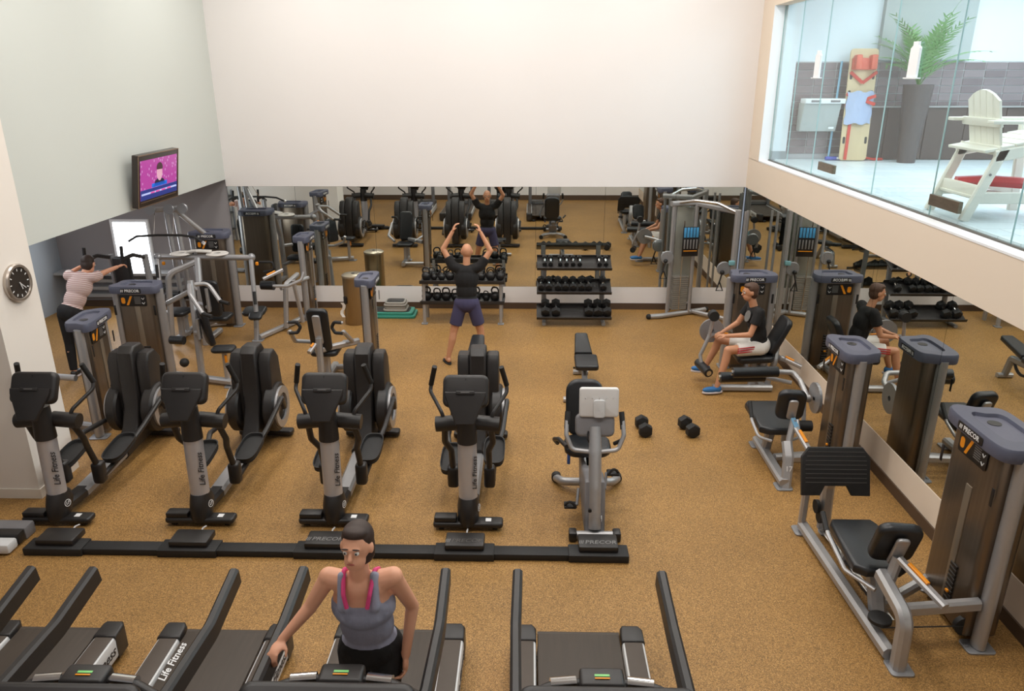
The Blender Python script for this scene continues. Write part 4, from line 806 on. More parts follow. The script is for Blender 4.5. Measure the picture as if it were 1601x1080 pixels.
# rowing machine used by the person in the alcove
R = root('chest_supported_row_machine', (-5.85, 10.0, 0), 'row machine with two grey uprights and black chest pad in the alcove', 'exercise machine')
for u in (172, 226):
    p = W(u, 398, y=10.05); q = B(R).bar([(p.x+.06, 10.05, 0), (p.x, 10.05, p.z)], .1, .06); q.obj('upright', SILVERD, R)
p = W(193, 424, y=9.98); padM(R, p, (1, 0, 0), (0, -1, 0), .24, .42, .08, 'chest_pad', .05); B(R).bar([p+Vector((0, .05, 0)), p+Vector((0, .12, -.9))], .07, .06).obj('pad_post', SILVERD, R)
for (u, v), (u2, v2) in (((172, 402), (133, 410)), ((226, 402), (191, 408))):
    a = W(u, v, y=10.0); b = W(u2, v2, y=9.82); q = B(R).bar([a, (a+b)/2+Vector((0, 0, .06)), b+Vector((0, 0, .02))], .05, .05, .06); ar = q.obj('lever_arm', BLACK, R)
    B(R).cyl(b+Vector((0, 0, -.06)), b+Vector((.02, 0, .2)), .022).obj('grip', BLACKM, ar)
q = B(R).bar([(-6.2, 10.05, .05), (-5.4, 10.05, .05)], .1, .07); q.bar([(-5.82, 10.1, .05), (-5.82, 9.4, .05)], .09, .07); q.obj('base_frame', SILVERD, R)
# ------------------------------------------------------------------ television and clock on the left
R = root('wall_television', (-4.9, 9.92, 2.56), 'flat television showing a pink news picture, hung on the pale green wall', 'television'); R.rotation_euler = (0, math.radians(9), 0)
Mt = frame((0, 0, 0), (0, 1, 0), (1, 0, 0))
q = MB(Mt); q.slab(rrect(1.12, .66, .012), -.05, .03, .006); tv = q.obj('casing', mat('dark_brown_gloss_casing', (52, 44, 40), .25, noise=(5, .05, (1, 1, 1))), R)
q = MB(Mt)
for cx, cy, w, h in ((0, .325, 1.12, .012), (0, -.325, 1.12, .012), (.554, 0, .012, .65), (-.554, 0, .012, .65), (0, -.265, 1.0, .01)): q.box((cx, cy, .031), (w, h, .006))
q.obj('bezel_line', mat('bronze_trim', (150, 124, 104), .35, .6, noise=(5, .05, (1, 1, 1))), tv)
def scr_mat():
    m = bpy.data.materials.new('lit_screen_picture'); m.use_nodes = True; nt = m.node_tree; b = nt.nodes['Principled BSDF']; tc = nt.nodes.new('ShaderNodeTexCoord')
    v = nt.nodes.new('ShaderNodeTexVoronoi'); v.inputs['Scale'].default_value = 16; v.distance = 'CHEBYCHEV'; nt.links.new(tc.outputs['Object'], v.inputs['Vector'])
    r = nt.nodes.new('ShaderNodeValToRGB'); r.color_ramp.interpolation = 'CONSTANT'; e = r.color_ramp.elements; e[0].color = (*lin((232, 150, 220)), 1); e[1].position = .22; e[1].color = (*lin((206, 74, 176)), 1)
    nt.links.new(v.outputs['Distance'], r.inputs[0]); nt.links.new(r.outputs[0], b.inputs['Emission Color']); b.inputs['Emission Strength'].default_value = .75; b.inputs['Base Color'].default_value = (.02, .02, .02, 1); b.inputs['Roughness'].default_value = .25; return m
def glow(n, c): return mat('screen_'+n, c, .3, emit=.7)
scn = MB(Mt).box((0, .01, .031), (1.02, .5, .004)).obj('screen', scr_mat(), tv)
MB(Mt).box((0, -.175, .034), (1.02, .13, .004)).obj('caption_band', glow('navy', (40, 52, 120)), tv)
MB(Mt).box((.0, -.08, .0345), (.42, .05, .004)).obj('name_caption', glow('blue', (30, 100, 200)), tv)
MB(Mt).box((0, -.165, .0365), (.98, .022, .003)).obj('ticker', glow('pale', (170, 180, 225)), tv)
for x in (-.2, -.06, .1, .26): MB(Mt).box((x, -.165, .0385), (.11, .018, .002)).obj('ticker_word', glow('magenta', (200, 60, 140)), tv)
q = MB(Mt); q.slab([(.075*math.cos(t), .105*math.sin(t)+.07) for t in [2*PI*k/20 for k in range(20)]], .033, .037); q.obj('pictured_face', glow('skin', (196, 150, 170)), tv)
q = MB(Mt); q.slab([(.082*math.cos(t), .07*math.sin(t)+.13) for t in [PI*k/12-.3 for k in range(15)]], .0345, .0385); q.obj('pictured_hair', glow('dark', (60, 36, 44)), tv)
q = MB(Mt); q.slab([(-.16, -.1), (.16, -.1), (.12, -.03), (.04, .0), (-.04, 0), (-.12, -.03)], .033, .0365); q.obj('pictured_shoulders', glow('suit', (34, 30, 52)), tv)
q = MB().tube([(-.05, -.2, -.05), (-.13, -.2, -.05)], .02, n=8); q.tube([(-.05, .2, -.05), (-.13, .2, -.05)], .02, n=8); q.box((-.125, 0, -.05), (.02, .6, .3), .004); q.obj('wall_bracket', BLACK, R)
c = W(28, 442, x=-4.64); R = root('wall_clock', (-4.66, c.y, c.z), 'round black-faced wall clock with brushed rim on the white column', 'clock')
Mc = frame((0, 0, 0), (0, 1, 0), (1, 0, 0))
MB(Mc).lathe([(.0, 0), (.172, 0), (.175, .03), (.165, .045), (.145, .045), (.14, .03), (0, .03)], 36).obj('rim', mat('brushed_rim', (190, 180, 170), .3, .8, noise=(8, .1, (1, 1, 1))), R)
MB(Mc).lathe([(0, .03), (.141, .03), (.141, .034), (0, .034)], 36).obj('dial', mat('dark_dial', (44, 38, 34), .4, noise=(8, .1, (1, 1, 1))), R)
for k in range(12):
    a = PI/6*k; MB(Mc @ Matrix.Rotation(a, 4, 'Z')).box((0, .118, .0355), (.008, .022, .003)).obj('hour_mark', LETTER, R)
MB(Mc @ Matrix.Rotation(-2.3, 4, 'Z')).box((0, .045, .038), (.008, .1, .003)).obj('minute_hand', WTRIM, R); MB(Mc @ Matrix.Rotation(-2.8, 4, 'Z')).box((0, .03, .041), (.01, .07, .003)).obj('hour_hand', WTRIM, R)
# ------------------------------------------------------------------ pool deck things
R = root('potted_palm', (5.5, 11.4, PZ), 'green palm in a tall tapered brown planter behind the glass', 'plant')
MB().lathe([(0, 0), (.12, 0), (.2, 1.08), (.185, 1.08), (.18, 1.03), (0, 1.03)], 28).obj('planter', mat('brown_planter_glaze', (88, 78, 76), .4, noise=(3, .06, (1, 1, 1))), R)
MB().lathe([(0, 1.02), (.182, 1.02), (.18, 1.045), (0, 1.05)], 20).obj('soil', mat('dark_soil', (60, 48, 38), .9, noise=(20, .3, (1, 1, 1))), R)
LEAF = mat('palm_green', (112, 160, 92), .5, noise=(4, .2, (1, 1, 1)))
random.seed(3)
for k in range(24):
    az = 2*PI*k/24+random.uniform(-.2, .2); L = random.uniform(.8, 1.3); spread = random.uniform(.25, .8) if k % 4 else random.uniform(.9, 1.15); q = MB(); P = []
    for i in range(9):
        t = i/8; h = L*(t-.55*spread*t*t); r = L*spread*(.35*t+.45*t*t); dy = math.sin(az)*r
        P.append(Vector((math.cos(az)*r, min(dy, .3+.1*t) if dy > 0 else dy, 1.03+h)))
    q.tube([tuple(p) for p in P], .006, n=5, r2=.002)
    sd = Vector((-math.sin(az), math.cos(az), 0))
    for i in range(2, 9):
        for f in (0, .5):
            if i == 8 and f: continue
            p = P[i] if not f else (P[i]+P[i-1])/2; d = (P[i]-P[i-1]).normalized(); ll = .24*(1-abs(i-4.5)/7)
            for s in (-1, 1):
                tip = p+(sd*s*.75+d*.7+Vector((0, 0, -.12))).normalized()*ll; tip.y = min(tip.y, .42); w = d*.012
                q.add([p-w, p+w, (p+tip)/2+w*1.2, tip, (p+tip)/2-w*1.2], [(0, 1, 2, 3, 4)])
    q.obj('frond', LEAF, R, 0)
R = root('spine_board', (4.8, 11.6, PZ), 'wooden spine board with red straps and head blocks leaning on the tiled wall', 'rescue board')
WOOD = mat('pale_plywood', (216, 192, 152), .5, noise=(3, .1, (6, 1, .6))); REDS = mat('red_strap_webbing', (206, 62, 46), .6, noise=(20, .1, (1, 1, 1))); REDB = mat('coral_foam_block', (224, 104, 80), .6, noise=(8, .08, (1, 1, 1)))
Mb = Matrix.Rotation(math.radians(-4), 4, 'X')
q = MB(Mb); q.slab([(x, z) for x, z in rrect(.4, 1.56, .05, cy=.79)], -.012, .012, .004, T=Matrix.Rotation(PI/2, 4, 'X')); bd = q.obj('board', WOOD, R)
for z in (.3, .62, .95, 1.2):
    for s in (-1, 1): MB(Mb).slab(rrect(.035, .1, .016, cx=s*.16, cy=z), .012, .0135, T=Matrix.Rotation(PI/2, 4, 'X')).obj('hand_hole', PLATE, bd)
for s in (-1, 1): MB(Mb).box((s*.11, -.07, 1.38), (.09, .13, .2), .02).obj('head_block', REDB, R)
MB(Mb).box((0, -.03, 1.36), (.34, .05, .16), .01).obj('head_pad', REDB, R)
q = MB(Mb)
for a, b in (((-.2, -.02, .95), (.2, -.09, .8)), ((-.2, -.02, .78), (.2, -.09, .92)), ((-.18, -.03, 1.25), (.0, -.05, 1.1)), ((0, -.05, 1.1), (.2, -.03, 1.25)), ((-.1, -.02, .6), (-.12, -.03, .02))): q.bar([a, b], .008, .045, up=(0, 0, 1))
q.obj('strap', REDS, R)
q = MB(Mb); V = []; Fc = []; nx, nz = 10, 8
for j in range(nz):
    for i in range(nx): V.append((-.19+.38*i/(nx-1)+.012*math.sin(j*1.7), -.03-.045*math.sin(PI*i/(nx-1))-.012*math.sin(i*2.1+j), .98-.45*j/(nz-1)-.015*math.sin(i*1.4)))
N0 = len(V); V += [(x, y+.012, z) for x, y, z in V]
for j in range(nz-1):
    for i in range(nx-1): a = j*nx+i; Fc += [(a, a+1, a+nx+1, a+nx), (N0+a+nx, N0+a+nx+1, N0+a+1, N0+a)]
q.add(V, Fc); q.obj('folded_blanket', mat('pale_blue_blanket', (176, 190, 220), .8, noise=(6, .05, (1, 1, 1))), R)
tag(MB().tube([(4.53, 11.82, PZ+.0), (4.56, 11.88, 4.0)], .016, n=10).obj('pool_pole', mat('light_blue_pole', (150, 205, 235), .4, noise=(4, .04, (1, 1, 1)))), 'light blue pole leaning on the wall beside the spine board', 'pole')
R = root('floor_squeegee', (4.66, 11.7, PZ), 'blue and white squeegee head lying on the pool deck', 'squeegee'); MB().tube([(-.22, 0, .03), (.24, .02, .03)], .028, n=10).obj('blade_holder', mat('royal_blue_plastic', (62, 82, 180), .45, noise=(5, .05, (1, 1, 1))), R); MB().box((.04, -.02, .035), (.2, .05, .03), .01).obj('white_sleeve', SILL, R)
tag(MB(Matrix.Translation((5.08, 11.7, PZ+.02))).bar([(-.16, 0, 0), (-.05, .02, .02), (.06, -.02, .0), (.2, 0, 0)], .06, .03, .03).obj('loose_strap', REDS), 'loose red strap lying on the deck beside the spine board', 'strap')
R = root('wall_cabinet_unit', (4.28, 11.86, 3.02), 'white and grey boxy unit mounted on the dark tiles behind the glass', 'cabinet')
q = MB(Matrix(((0, 0, 1, 0), (1, 0, 0, 0), (0, 1, 0, 0), (0, 0, 0, 1)))); q.slab([(.03, 0), (.03, .4), (-.22, .4), (-.12, 0)], -.27, .27, .01); q.obj('body', mat('pale_grey_unit', (184, 190, 188), .4, noise=(5, .04, (1, 1, 1))), R)
MB().box((.02, -.14, .43), (.58, .24, .07), .012).obj('top_tray', SILL, R)
for s in (-1, 1): MB().box((.02+s*.14, -.2615, .43), (.14, .004, .03), .002).obj('slot', GREYP, R)
MB().box((.18, -.165, .05), (.08, .004, .03), .002).obj('maker_label', SILL, R)
# lifeguard chair, seen from behind
R = root('lifeguard_chair', (4.15, 6.95, PZ), 'low white wooden lifeguard chair with rounded back, behind the glass', 'chair')
CW = mat('white_painted_wood', (240, 236, 224), .5, noise=(3, .03, (1, 1, 8)))
for y in (-.3, .3):
    MB().bar([(-.36, y, 0), (-.13, y, .62)], .09, .045, up=(0, 1, 0)).obj('back_leg', CW, R); MB().bar([(.42, y, 0), (.36, y, .8)], .09, .045, up=(0, 1, 0)).obj('front_leg', CW, R)
    MB().bar([(-.2, y, .55), (.5, y, .68)], .045, .1).obj('seat_rail', CW, R)
    MB().box((.12, y*1.05, .83), (.85, .1, .03), .008).obj('armrest', CW, R)
    MB().bar([(-.3, y, .2), (.42, y, .2)], .035, .1).obj('lower_rail', CW, R)
MB().box((-.26, 0, .24), (.05, .6, .12), .008).obj('cross_rail', CW, R); MB().box((-.1, 0, .2), (.4, .56, .025), .005).obj('lower_shelf', CW, R)
for k in range(5): MB(Matrix.Rotation(-.18, 4, 'Y')).box((-.12+.13*k, 0, .63+.005*k), (.12, .6, .025), .006).obj('seat_slat', CW, R)
Mk = frame((-.12, 0, .6), (0, -1, 0), (-.97, 0, -.22))
for k in range(5):
    x0 = -.24+k*.096; hp = lambda x: .5-1.6*x*x; q = MB(Mk); q.slab([(x0+.003, -.05), (x0+.094, -.05), (x0+.094, hp(x0+.094)), (x0+.048, hp(x0+.048)), (x0+.003, hp(x0+.003))], -.012, .012, .004); q.obj('back_slat', CW, R)
MB(Mk).box((0, .23, .025), (.6, .07, .03), .006).obj('back_rail', CW, R)
for y in (-.325, .325): MB().lathe([(0, 0), (.012, 0), (.01, .006), (0, .006)], 10, Matrix.Translation((-.22, y, .4)) @ Matrix.Rotation(PI/2*(1 if y < 0 else -1), 4, 'X')).obj('bolt', GREYP, R)
R = root('rescue_tube', (4.2, 6.95, PZ+.24), 'red rescue tube lying on the lower shelf of the lifeguard chair', 'rescue tube')
q = MB().bar([(-.28, .16, .04), (-.05, .1, .06), (.22, .0, .05), (.62, -.14, -.03)], .17, .09, .2, c=.45); q.obj('foam_body', mat('red_vinyl_float', (196, 36, 48), .3, noise=(4, .05, (1, 1, 1))), R)
q = MB().tube([(.6, -.13, -.03), (.66, -.16, -.1), (.64, -.17, -.2)], .016, n=8); q.obj('black_strap', BLACKM, R)
# ------------------------------------------------------------------ people
def remesh(q, name, mt, R, vox, smooth=4):
    o = q.obj(name, mt, None, 0); md = o.modifiers.new('r', 'REMESH'); md.mode = 'VOXEL'; md.voxel_size = vox
    if smooth: ms = o.modifiers.new('s', 'SMOOTH'); ms.iterations = smooth; ms.factor = .5
    dg = bpy.context.evaluated_depsgraph_get(); dg.update(); me = bpy.data.meshes.new_from_object(o.evaluated_get(dg)); bpy.data.objects.remove(o)
    me.name = name; me.materials.clear(); me.materials.append(mt); me.polygons.foreach_set('use_smooth', [True]*len(me.polygons))
    n = bpy.data.objects.new(name, me); COL.objects.link(n); n.parent = R; return n
def ell(q, c, r, X, Y, Z):
    M = Matrix.Identity(4)
    for i in range(3): M[i][0] = X[i]*r[0]; M[i][1] = Y[i]*r[1]; M[i][2] = Z[i]*r[2]; M[i][3] = c[i]
    T0 = q.T; q.T = T0 @ M; q.ball((0, 0, 0), 1, 18, 12); q.T = T0
def limb(q, a, b, ra, rb, n=14):
    a, b = Vector(a), Vector(b); q.tube([a, b], ra, n=n, r2=rb); q.ball(a, ra, 12, 8); q.ball(b, rb, 12, 8)
def person(label, J, skin, hair, top, bottom, shoe, s=1.0, hairlen=0, sleeve=.55, legs='shorts', shoetype='shoe', hold=None):
    """J: joint dict in world coordinates; fwd = facing; lat = body's right"""
    base = Vector((J['base'][0], J['base'][1], J['base'][2])); R = root('person', base, label, 'person'); T0 = Matrix.Translation(-base)
    P, C, N, Hd = (Vector(J[k]) for k in ('pelvis', 'chest', 'neck', 'head'))
    lat = Vector(J['lat']).normalized(); up = (C-P).normalized(); fw = up.cross(lat)
    if fw.dot(Vector(J['fwd'])) < 0: fw = -fw
    lat = (lat-up*lat.dot(up)).normalized()
    hf = Vector(J.get('look', J['fwd'])).normalized(); hu = Vector(J.get('headup', (0, 0, 1))).normalized(); hu = (hu-hf*hu.dot(hf)).normalized(); hl = hf.cross(hu).normalized()
    q = MB(T0); mid = (P+C)/2
    def torso(q, e):
        ell(q, P, (.162*s+e, .115*s+e, .13*s+e), lat, fw, up); ell(q, mid, (.138*s+e, .1*s+e, .16*s+e), lat, fw, up)
        ell(q, C, (.165*s+e, .112*s+e, .17*s+e), lat, fw, up); ell(q, C+up*.1*s, (.15*s+e, .09*s+e, .1*s+e), lat, fw, up)
    torso(q, 0)
    shs = {}
    for sd in 'LR':
        S = Vector(J['sh'+sd]); E_ = Vector(J['el'+sd]); Wr = Vector(J['wr'+sd])
        limb(q, C+up*.11*s+(S-C-up*.11*s)*.4, S, .06*s, .055*s); limb(q, S, E_, .05*s, .038*s); limb(q, E_, Wr, .039*s, .026*s)
        # hand: palm, four fingers, thumb
        d = Vector(J.get('hd'+sd, (Wr-E_))).normalized(); pn = Vector(J.get('pn'+sd, (0, 0, -1))); pn = (pn-d*pn.dot(d)).normalized(); sx = d.cross(pn).normalized()
        pc = Wr+d*.05*s; ell(q, pc, (.038*s, .017*s, .05*s), sx, pn, d)
        curl = J.get('curl', .5)
        for k, (off, ln) in enumerate(((-.028, .062), (-.0095, .072), (.0095, .068), (.028, .054))):
            a = pc+d*.04*s+sx*off*s; d1 = (d*math.cos(curl)+pn*math.sin(curl)); b = a+d1*ln*.55*s; d2 = d*math.cos(curl*2.1)+pn*math.sin(curl*2.1); c2 = b+d2*ln*.5*s
            limb(q, a, b, .0092*s, .0085*s, 8); limb(q, b, c2, .0085*s, .0075*s, 8)
        ts = J.get('thumb'+sd, 1); a = Wr+d*.025*s+sx*ts*.03*s; b = a+(d*.6+sx*ts*.7+pn*.3).normalized()*.035*s; limb(q, a, b, .012*s, .0105*s, 8); limb(q, b, b+(d*.85+sx*ts*.2+pn*.4).normalized()*.03*s, .0105*s, .0085*s, 8)
    for sd in 'LR':
        H_ = Vector(J['hip'+sd]); K = Vector(J['kn'+sd]); A = Vector(J['an'+sd]); td = Vector(J['toe'+sd]).normalized()
        limb(q, H_, K, .085*s, .056*s); cal = K+(A-K)*.3-td*.012*s; limb(q, K, cal, .054*s, .055*s); limb(q, cal, A, .054*s, .034*s)
        limb(q, A+Vector((0, 0, -.03*s))-td*.03*s, A+td*.09*s+Vector((0, 0, -.055*s)), .034*s, .03*s); limb(q, A+td*.09*s+Vector((0, 0, -.055*s)), A+td*.16*s+Vector((0, 0, -.062*s)), .03*s, .02*s)
    limb(q, N-(N-C)*.3, N+(Hd-N)*.6, .056*s, .05*s)
    ell(q, Hd+hu*.02*s-hf*.008*s, (.076*s, .094*s, .1*s), hl, hf, hu); ell(q, Hd-hu*.055*s+hf*.025*s, (.056*s, .062*s, .062*s), hl, hf, hu)
    limb(q, Hd+hf*.086*s+hu*.008*s, Hd+hf*.1*s-hu*.022*s, .01*s, .0155*s, 8)
    ell(q, Hd+hf*.078*s+hu*.025*s, (.05*s, .014*s, .01*s), hl, hf, hu); ell(q, Hd+hf*.083*s-hu*.052*s, (.024*s, .01*s, .012*s), hl, hf, hu)
    for k in (-1, 1): ell(q, Hd+hl*k*.078*s-hf*.008*s, (.012*s, .022*s, .032*s), hl, hf, hu)
    remesh(q, 'body', skin, R, .0075*s, 3)
    for k in (-1, 1):
        c = Hd+hf*.079*s+hl*k*.03*s+hu*.008*s; MB(T0).ball(c, .0125*s, 10, 8).obj('eye', mat('eye_white', (226, 222, 216), .3, noise=(5, .02, (1, 1, 1))), R); MB(T0).ball(c+hf*.008*s, .0065*s, 8, 6).obj('iris', mat('dark_iris', (40, 28, 22), .3, noise=(5, .05, (1, 1, 1))), R)
        q = MB(T0); ell(q, Hd+hf*.089*s+hl*k*.03*s+hu*.032*s, (.02*s, .006*s, .004*s), hl, hf, hu); q.obj('eyebrow', hair, R)
    q = MB(T0); ell(q, Hd+hf*.0915*s-hu*.05*s, (.021*s, .005*s, .006*s), hl, hf, hu); q.obj('lips', mat('lip_tone', (176, 96, 84), .5, noise=(5, .05, (1, 1, 1))), R)
    q = MB(T0)                                                           # hair
    if hairlen >= 0:
        ell(q, Hd+hu*.048*s-hf*.028*s, (.085*s, .093*s, .088*s), hl, hf, hu); ell(q, Hd-hf*.042*s-hu*.005*s, (.086*s, .068*s, .092*s), hl, hf, hu); ell(q, Hd+hu*.092*s+hf*.02*s, (.064*s, .056*s, .034*s), hl, hf, hu)
        if hairlen > 0: ell(q, Hd-hf*.03*s-hu*.03*s, (.09*s, .06*s, .085*s), hl, hf, hu); ell(q, Hd-hf*.1*s+hu*.03*s, (.05*s, .05*s, .05*s), hl, hf, hu); limb(q, Hd-hf*.11*s+hu*.02*s, Hd-hf*.1*s-hu*hairlen, .035*s, .015*s)
        remesh(q, 'hair', hair, R, .008*s, 2)
    # top
    q = MB(T0); e = .014*s
    if sleeve: torso(q, e)
    else:
        ell(q, P, (.162*s+e, .115*s+e, .13*s+e), lat, fw, up); ell(q, mid, (.138*s+e, .1*s+e, .16*s+e), lat, fw, up); ell(q, C-up*.025*s, (.165*s+e, .112*s+e, .135*s+e), lat, fw, up); ell(q, C-up*.04*s+fw*.06*s, (.13*s, .085*s, .08*s), lat, fw, up)
    if sleeve:
        for sd in 'LR':
            S = Vector(J['sh'+sd]); E_ = Vector(J['el'+sd]); limb(q, C+up*.11*s+(S-C-up*.11*s)*.4, S, .06*s+e, .057*s+e); q.tube([S, S+(E_-S)*sleeve], .058*s+e, n=14, r2=.056*s+e)
    else:
        for sd in 'LR':
            S = Vector(J['sh'+sd]); a_ = C+lat*lat.dot(S-C)*.5; limb(q, a_+up*.05*s+fw*.095*s, a_+up*.205*s+fw*.02*s, .03*s, .022*s); limb(q, a_+up*.205*s+fw*.02*s, a_+up*.05*s-fw*.09*s, .022*s, .04*s)
    tp = remesh(q, 'top', top, R, .009*s, 3)
    # bottoms
    q = MB(T0); ell(q, P-up*.01*s, (.172*s+e, .125*s+e, .125*s+e), lat, fw, up)
    for sd in 'LR':
        H_ = Vector(J['hip'+sd]); K = Vector(J['kn'+sd]); A = Vector(J['an'+sd])
        if legs == 'shorts': limb(q, P+(H_-P)*.5, H_, .1*s, .1*s); q.tube([H_, H_+(K-H_)*.72], .098*s, n=18, r2=.092*s)
        else:
            limb(q, H_, K, .098*s, .067*s); limb(q, K, K+(A-K)*.35, .066*s, .066*s); q.tube([K+(A-K)*.35, K+(A-K)*.96], .066*s, n=16, r2=.05*s)
    bt = remesh(q, 'shorts' if legs == 'shorts' else 'trousers', bottom, R, .009*s, 3)
    for sd in 'LR':
        A = Vector(J['an'+sd]); td = Vector(J['toe'+sd]).normalized(); tl = Vector((0, 0, 1)).cross(td); z0 = A.z-.09*s
        c = Vector((A.x, A.y, 0))+td*.055*s
        M = frame((c.x, c.y, z0), td, (0, 0, 1)); out = [(.145*s*math.cos(t), .05*s*math.sin(t)*(1+.12*math.cos(t))) for t in [2*PI*k/20 for k in range(20)]]
        if shoetype == 'sandal':
            o = MB(T0).slab(out, 0, .018*s, .005, T=M).obj('sandal', shoe, R); q = MB(T0); q.T = T0 @ M
            for k in (-1, 1): q.tube([(.07*s, 0, .03*s), (.03*s, k*.03*s, .05*s), (-.01*s, k*.05*s, .02*s)], .008*s, .01, n=6)
            q.obj('strap', shoe, o)
        else:
            o = MB(T0).slab(out, 0, .026*s, .008, T=M).obj('shoe_sole', mat('sole_red_white', (206, 196, 196), .5, noise=(8, .05, (1, 1, 1))), R); q = MB(T0)
            ell(q, c+Vector((0, 0, z0+.05*s))+td*.02*s, (.045*s, .125*s, .042*s), tl, td, Vector((0, 0, 1))); ell(q, A-Vector((0, 0, .035*s))-td*.012*s, (.044*s, .055*s, .055*s), tl, td, Vector((0, 0, 1))); remesh(q, 'shoe', shoe, R, .007, 2)
    return R, tp, bt
SKIN = mat('tan_skin', (198, 142, 108), .5, noise=(6, .05, (1, 1, 1))); SKIN2 = mat('warm_skin', (226, 166, 134), .5, noise=(6, .05, (1, 1, 1)))
HAIRD = mat('dark_brown_hair', (52, 36, 28), .6, noise=(40, .3, (4, 4, .5))); HAIRB = mat('brown_hair', (78, 52, 36), .6, noise=(40, .3, (4, 4, .5))); STUB = mat('shaved_scalp', (176, 122, 92), .55, noise=(40, .15, (1, 1, 1)))
TEEB = mat('black_cotton', (24, 23, 24), .85, bump=(30, .3), noise=(10, .2, (1, 1, 1))); NAVY = mat('navy_cotton', (66, 62, 92), .85, bump=(25, .3), noise=(8, .1, (1, 1, 1)))
WSH = mat('white_sports_cloth', (226, 222, 216), .8, bump=(25, .3), noise=(8, .04, (1, 1, 1))); GRT = mat('heather_grey_knit', (150, 152, 170), .85, bump=(40, .2), noise=(20, .08, (1, 1, 1)))
BLUSH = mat('blue_trainer_mesh', (48, 110, 168), .6, noise=(10, .15, (1, 1, 1)))
def stripe_mat():
    m = mat('pink_striped_cotton', (206, 180, 172), .85); nt = m.node_tree; b = nt.nodes['Principled BSDF']; tc = nt.nodes.new('ShaderNodeTexCoord'); w = nt.nodes.new('ShaderNodeTexWave'); w.bands_direction = 'Z'; w.inputs['Scale'].default_value = 14
    r = nt.nodes.new('ShaderNodeValToRGB'); r.color_ramp.elements[0].color = (*lin((226, 208, 202)), 1); r.color_ramp.elements[1].color = (*lin((178, 140, 134)), 1)
    nt.links.new(tc.outputs['Object'], w.inputs['Vector']); nt.links.new(w.outputs['Fac'], r.inputs[0]); nt.links.new(r.outputs[0], b.inputs['Base Color']); return m
# man pressing overhead, back to the camera
y0 = 9.92
person('man in black t-shirt and navy shorts standing with arms overhead before the kettlebell rack', dict(base=(-.88, y0, 0), lat=(1, 0, 0), fwd=(0, 1, 0),
    pelvis=(-.86, y0, .87), chest=(-.86, y0+.02, 1.2), neck=(-.855, y0+.03, 1.42), head=(-.85, y0+.07, 1.56),
    shL=(-1.04, y0+.02, 1.37), elL=(-1.17, y0+.06, 1.6), wrL=(-1.04, y0+.1, 1.83), shR=(-.67, y0+.02, 1.37), elR=(-.53, y0+.06, 1.58), wrR=(-.66, y0+.1, 1.82),
    hdL=(.35, .1, .9), hdR=(-.35, .1, .9), pnL=(1, .2, 0), pnR=(-1, .2, 0), thumbL=-1, thumbR=1,
    hipL=(-.95, y0, .82), knL=(-1.05, y0-.02, .45), anL=(-1.13, y0-.08, .085), hipR=(-.77, y0, .82), knR=(-.68, y0+.04, .45), anR=(-.64, y0+.08, .085), toeL=(-.35, .8, 0), toeR=(.35, .8, 0)),
    SKIN, STUB, TEEB, NAVY, BLACKM, s=.96, hairlen=-1, shoetype='sandal')
# woman walking on the treadmill, facing the camera
wy = 3.12
wr_, tp_, bt_ = person('woman in grey tank top and black leggings walking on a treadmill, facing the camera', dict(base=(-.83, wy, .2), lat=(-1, 0, 0), fwd=(0, -1, 0), look=(-.12, -1, .12), headup=(0, .1, .95),
    pelvis=(-.82, wy+.05, 1.0), chest=(-.83, wy, 1.31), neck=(-.83, wy-.03, 1.52), head=(-.825, wy-.06, 1.665),
    shR=(-.99, wy-.01, 1.455), elR=(-1.09, wy-.03, 1.29), wrR=(-1.22, wy-.12, 1.16), shL=(-.67, wy-.0, 1.455), elL=(-.6, wy+.1, 1.2), wrL=(-.63, wy+.0, .97),
    hdR=(-.2, -.6, -.2), pnR=(0, -.2, -1), hdL=(0, -.4, -.9), pnL=(-1, 0, 0), curl=.7,
    hipR=(-.91, wy+.05, .96), knR=(-.9, wy-.02, .63), anR=(-.91, wy+.12, .3), hipL=(-.73, wy+.05, .96), knL=(-.74, wy-.12, .64), anL=(-.74, wy-.1, .3), toeL=(0, -1, 0), toeR=(0, -1, 0)),
    SKIN2, HAIRD, GRT, TEEB, GREYP, s=.93, hairlen=.12, sleeve=0, legs='long')
PINK = mat('pink_strap_cloth', (222, 70, 128), .7, noise=(8, .05, (1, 1, 1)))
for s in (-1, 1):
    q = MB(Matrix.Translation((.83, -wy, -.2))).tube([(-.83+s*.05, wy-.125, 1.36), (-.83+s*.064, wy-.115, 1.43), (-.83+s*.076, wy-.03, 1.515), (-.83+s*.075, wy+.07, 1.45)], .011, .03, n=8); q.obj('pink_bra_strap', PINK, wr_)
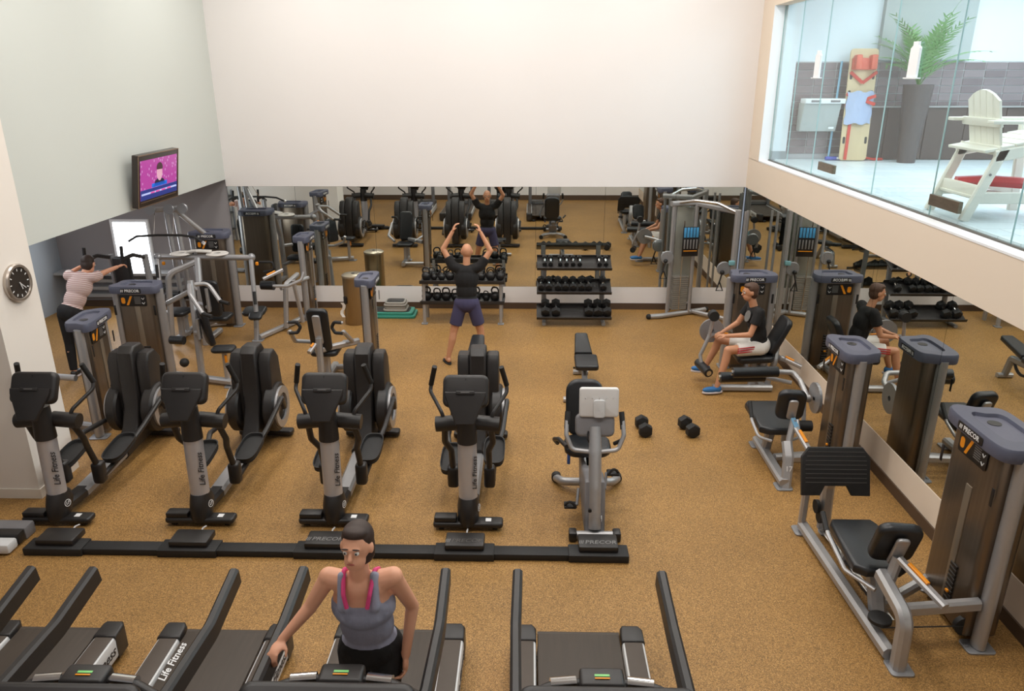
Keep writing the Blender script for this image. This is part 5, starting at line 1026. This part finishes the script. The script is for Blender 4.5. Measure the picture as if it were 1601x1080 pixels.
# seated man on the leg extension, facing left
sx, sy = 2.93, 9.07
sm, tp2, bt2 = person('man in black t-shirt and white shorts with red stripes seated on the leg extension', dict(base=(2.7, sy, 0), lat=(0, 1, 0), fwd=(-1, 0, 0), look=(-1, -.05, -.08),
    pelvis=(sx, sy, .59), chest=(sx-.08, sy, .91), neck=(sx-.13, sy, 1.12), head=(sx-.19, sy, 1.27),
    shR=(sx-.1, sy+.18, 1.06), elR=(sx-.24, sy+.22, .8), wrR=(sx-.46, sy+.08, .72), shL=(sx-.1, sy-.18, 1.06), elL=(sx-.2, sy-.23, .79), wrL=(sx-.44, sy-.07, .72),
    hdR=(-.8, -.5, -.05), hdL=(-.8, .5, -.05), pnR=(0, -.3, -1), pnL=(0, .3, -1), curl=.6, thumbL=1, thumbR=-1,
    hipR=(sx-.02, sy+.1, .57), knR=(sx-.47, sy+.18, .58), anR=(sx-.6, sy+.22, .2), hipL=(sx-.02, sy-.1, .57), knL=(sx-.44, sy-.18, .57), anL=(sx-.55, sy-.24, .1), toeL=(-1, -.15, 0), toeR=(-1, .1, 0)),
    SKIN, HAIRB, TEEB, WSH, BLUSH, s=.94)
q = MB(Matrix.Translation((-2.7, -sy, 0)))
for k in range(3): q.bar([(sx-.12-.09*k*.0, sy-.2, .62-.028*k), (sx-.34, sy-.262, .615-.028*k)], .012, .014)
q.obj('red_side_stripes', mat('red_stripe_cloth', (186, 36, 48), .7, noise=(8, .05, (1, 1, 1))), sm)
q = MB(Matrix.Translation((-2.7, -sy, 0))); q.slab([(.06*math.cos(t), .075*math.sin(t)) for t in [2*PI*k/9 for k in range(9)]], 0, .004, T=frame((sx-.205, sy-.06, .98), (.25, -.9, 0), (-.92, -.25, .25))); q.obj('shirt_print', GREYPRINT, sm)
# person leaning on the row machine
ay = 9.35
ph, pr = W(124, 412, y=9.8), W(187, 413, y=9.8)
person('person in striped pink shirt and black trousers leaning on the row machine', dict(base=(-6.0, ay, 0), lat=(1, 0, 0), fwd=(0, 1, 0), look=(.1, .85, -.4), headup=(0, .4, .9),
    pelvis=(-6.02, ay-.05, .9), chest=(-5.93, ay+.1, 1.2), neck=(-5.88, ay+.2, 1.36), head=(-5.86, ay+.28, 1.45),
    shL=(-6.08, ay+.15, 1.33), elL=(-6.14, ay+.3, 1.33), wrL=(ph.x+.02, 9.76, ph.z-.04), shR=(-5.74, ay+.15, 1.31), elR=(-5.68, ay+.3, 1.34), wrR=(pr.x-.02, 9.76, pr.z-.03), curl=.8,
    hipL=(-6.11, ay-.05, .86), knL=(-6.12, ay-.06, .47), anL=(-6.1, ay-.12, .085), hipR=(-5.93, ay-.05, .86), knR=(-5.9, ay+.02, .47), anR=(-5.9, ay+.05, .085), toeL=(0, 1, 0), toeR=(0, 1, 0)),
    SKIN2, HAIRD, stripe_mat(), TEEB, BLACK, s=.94, legs='long')
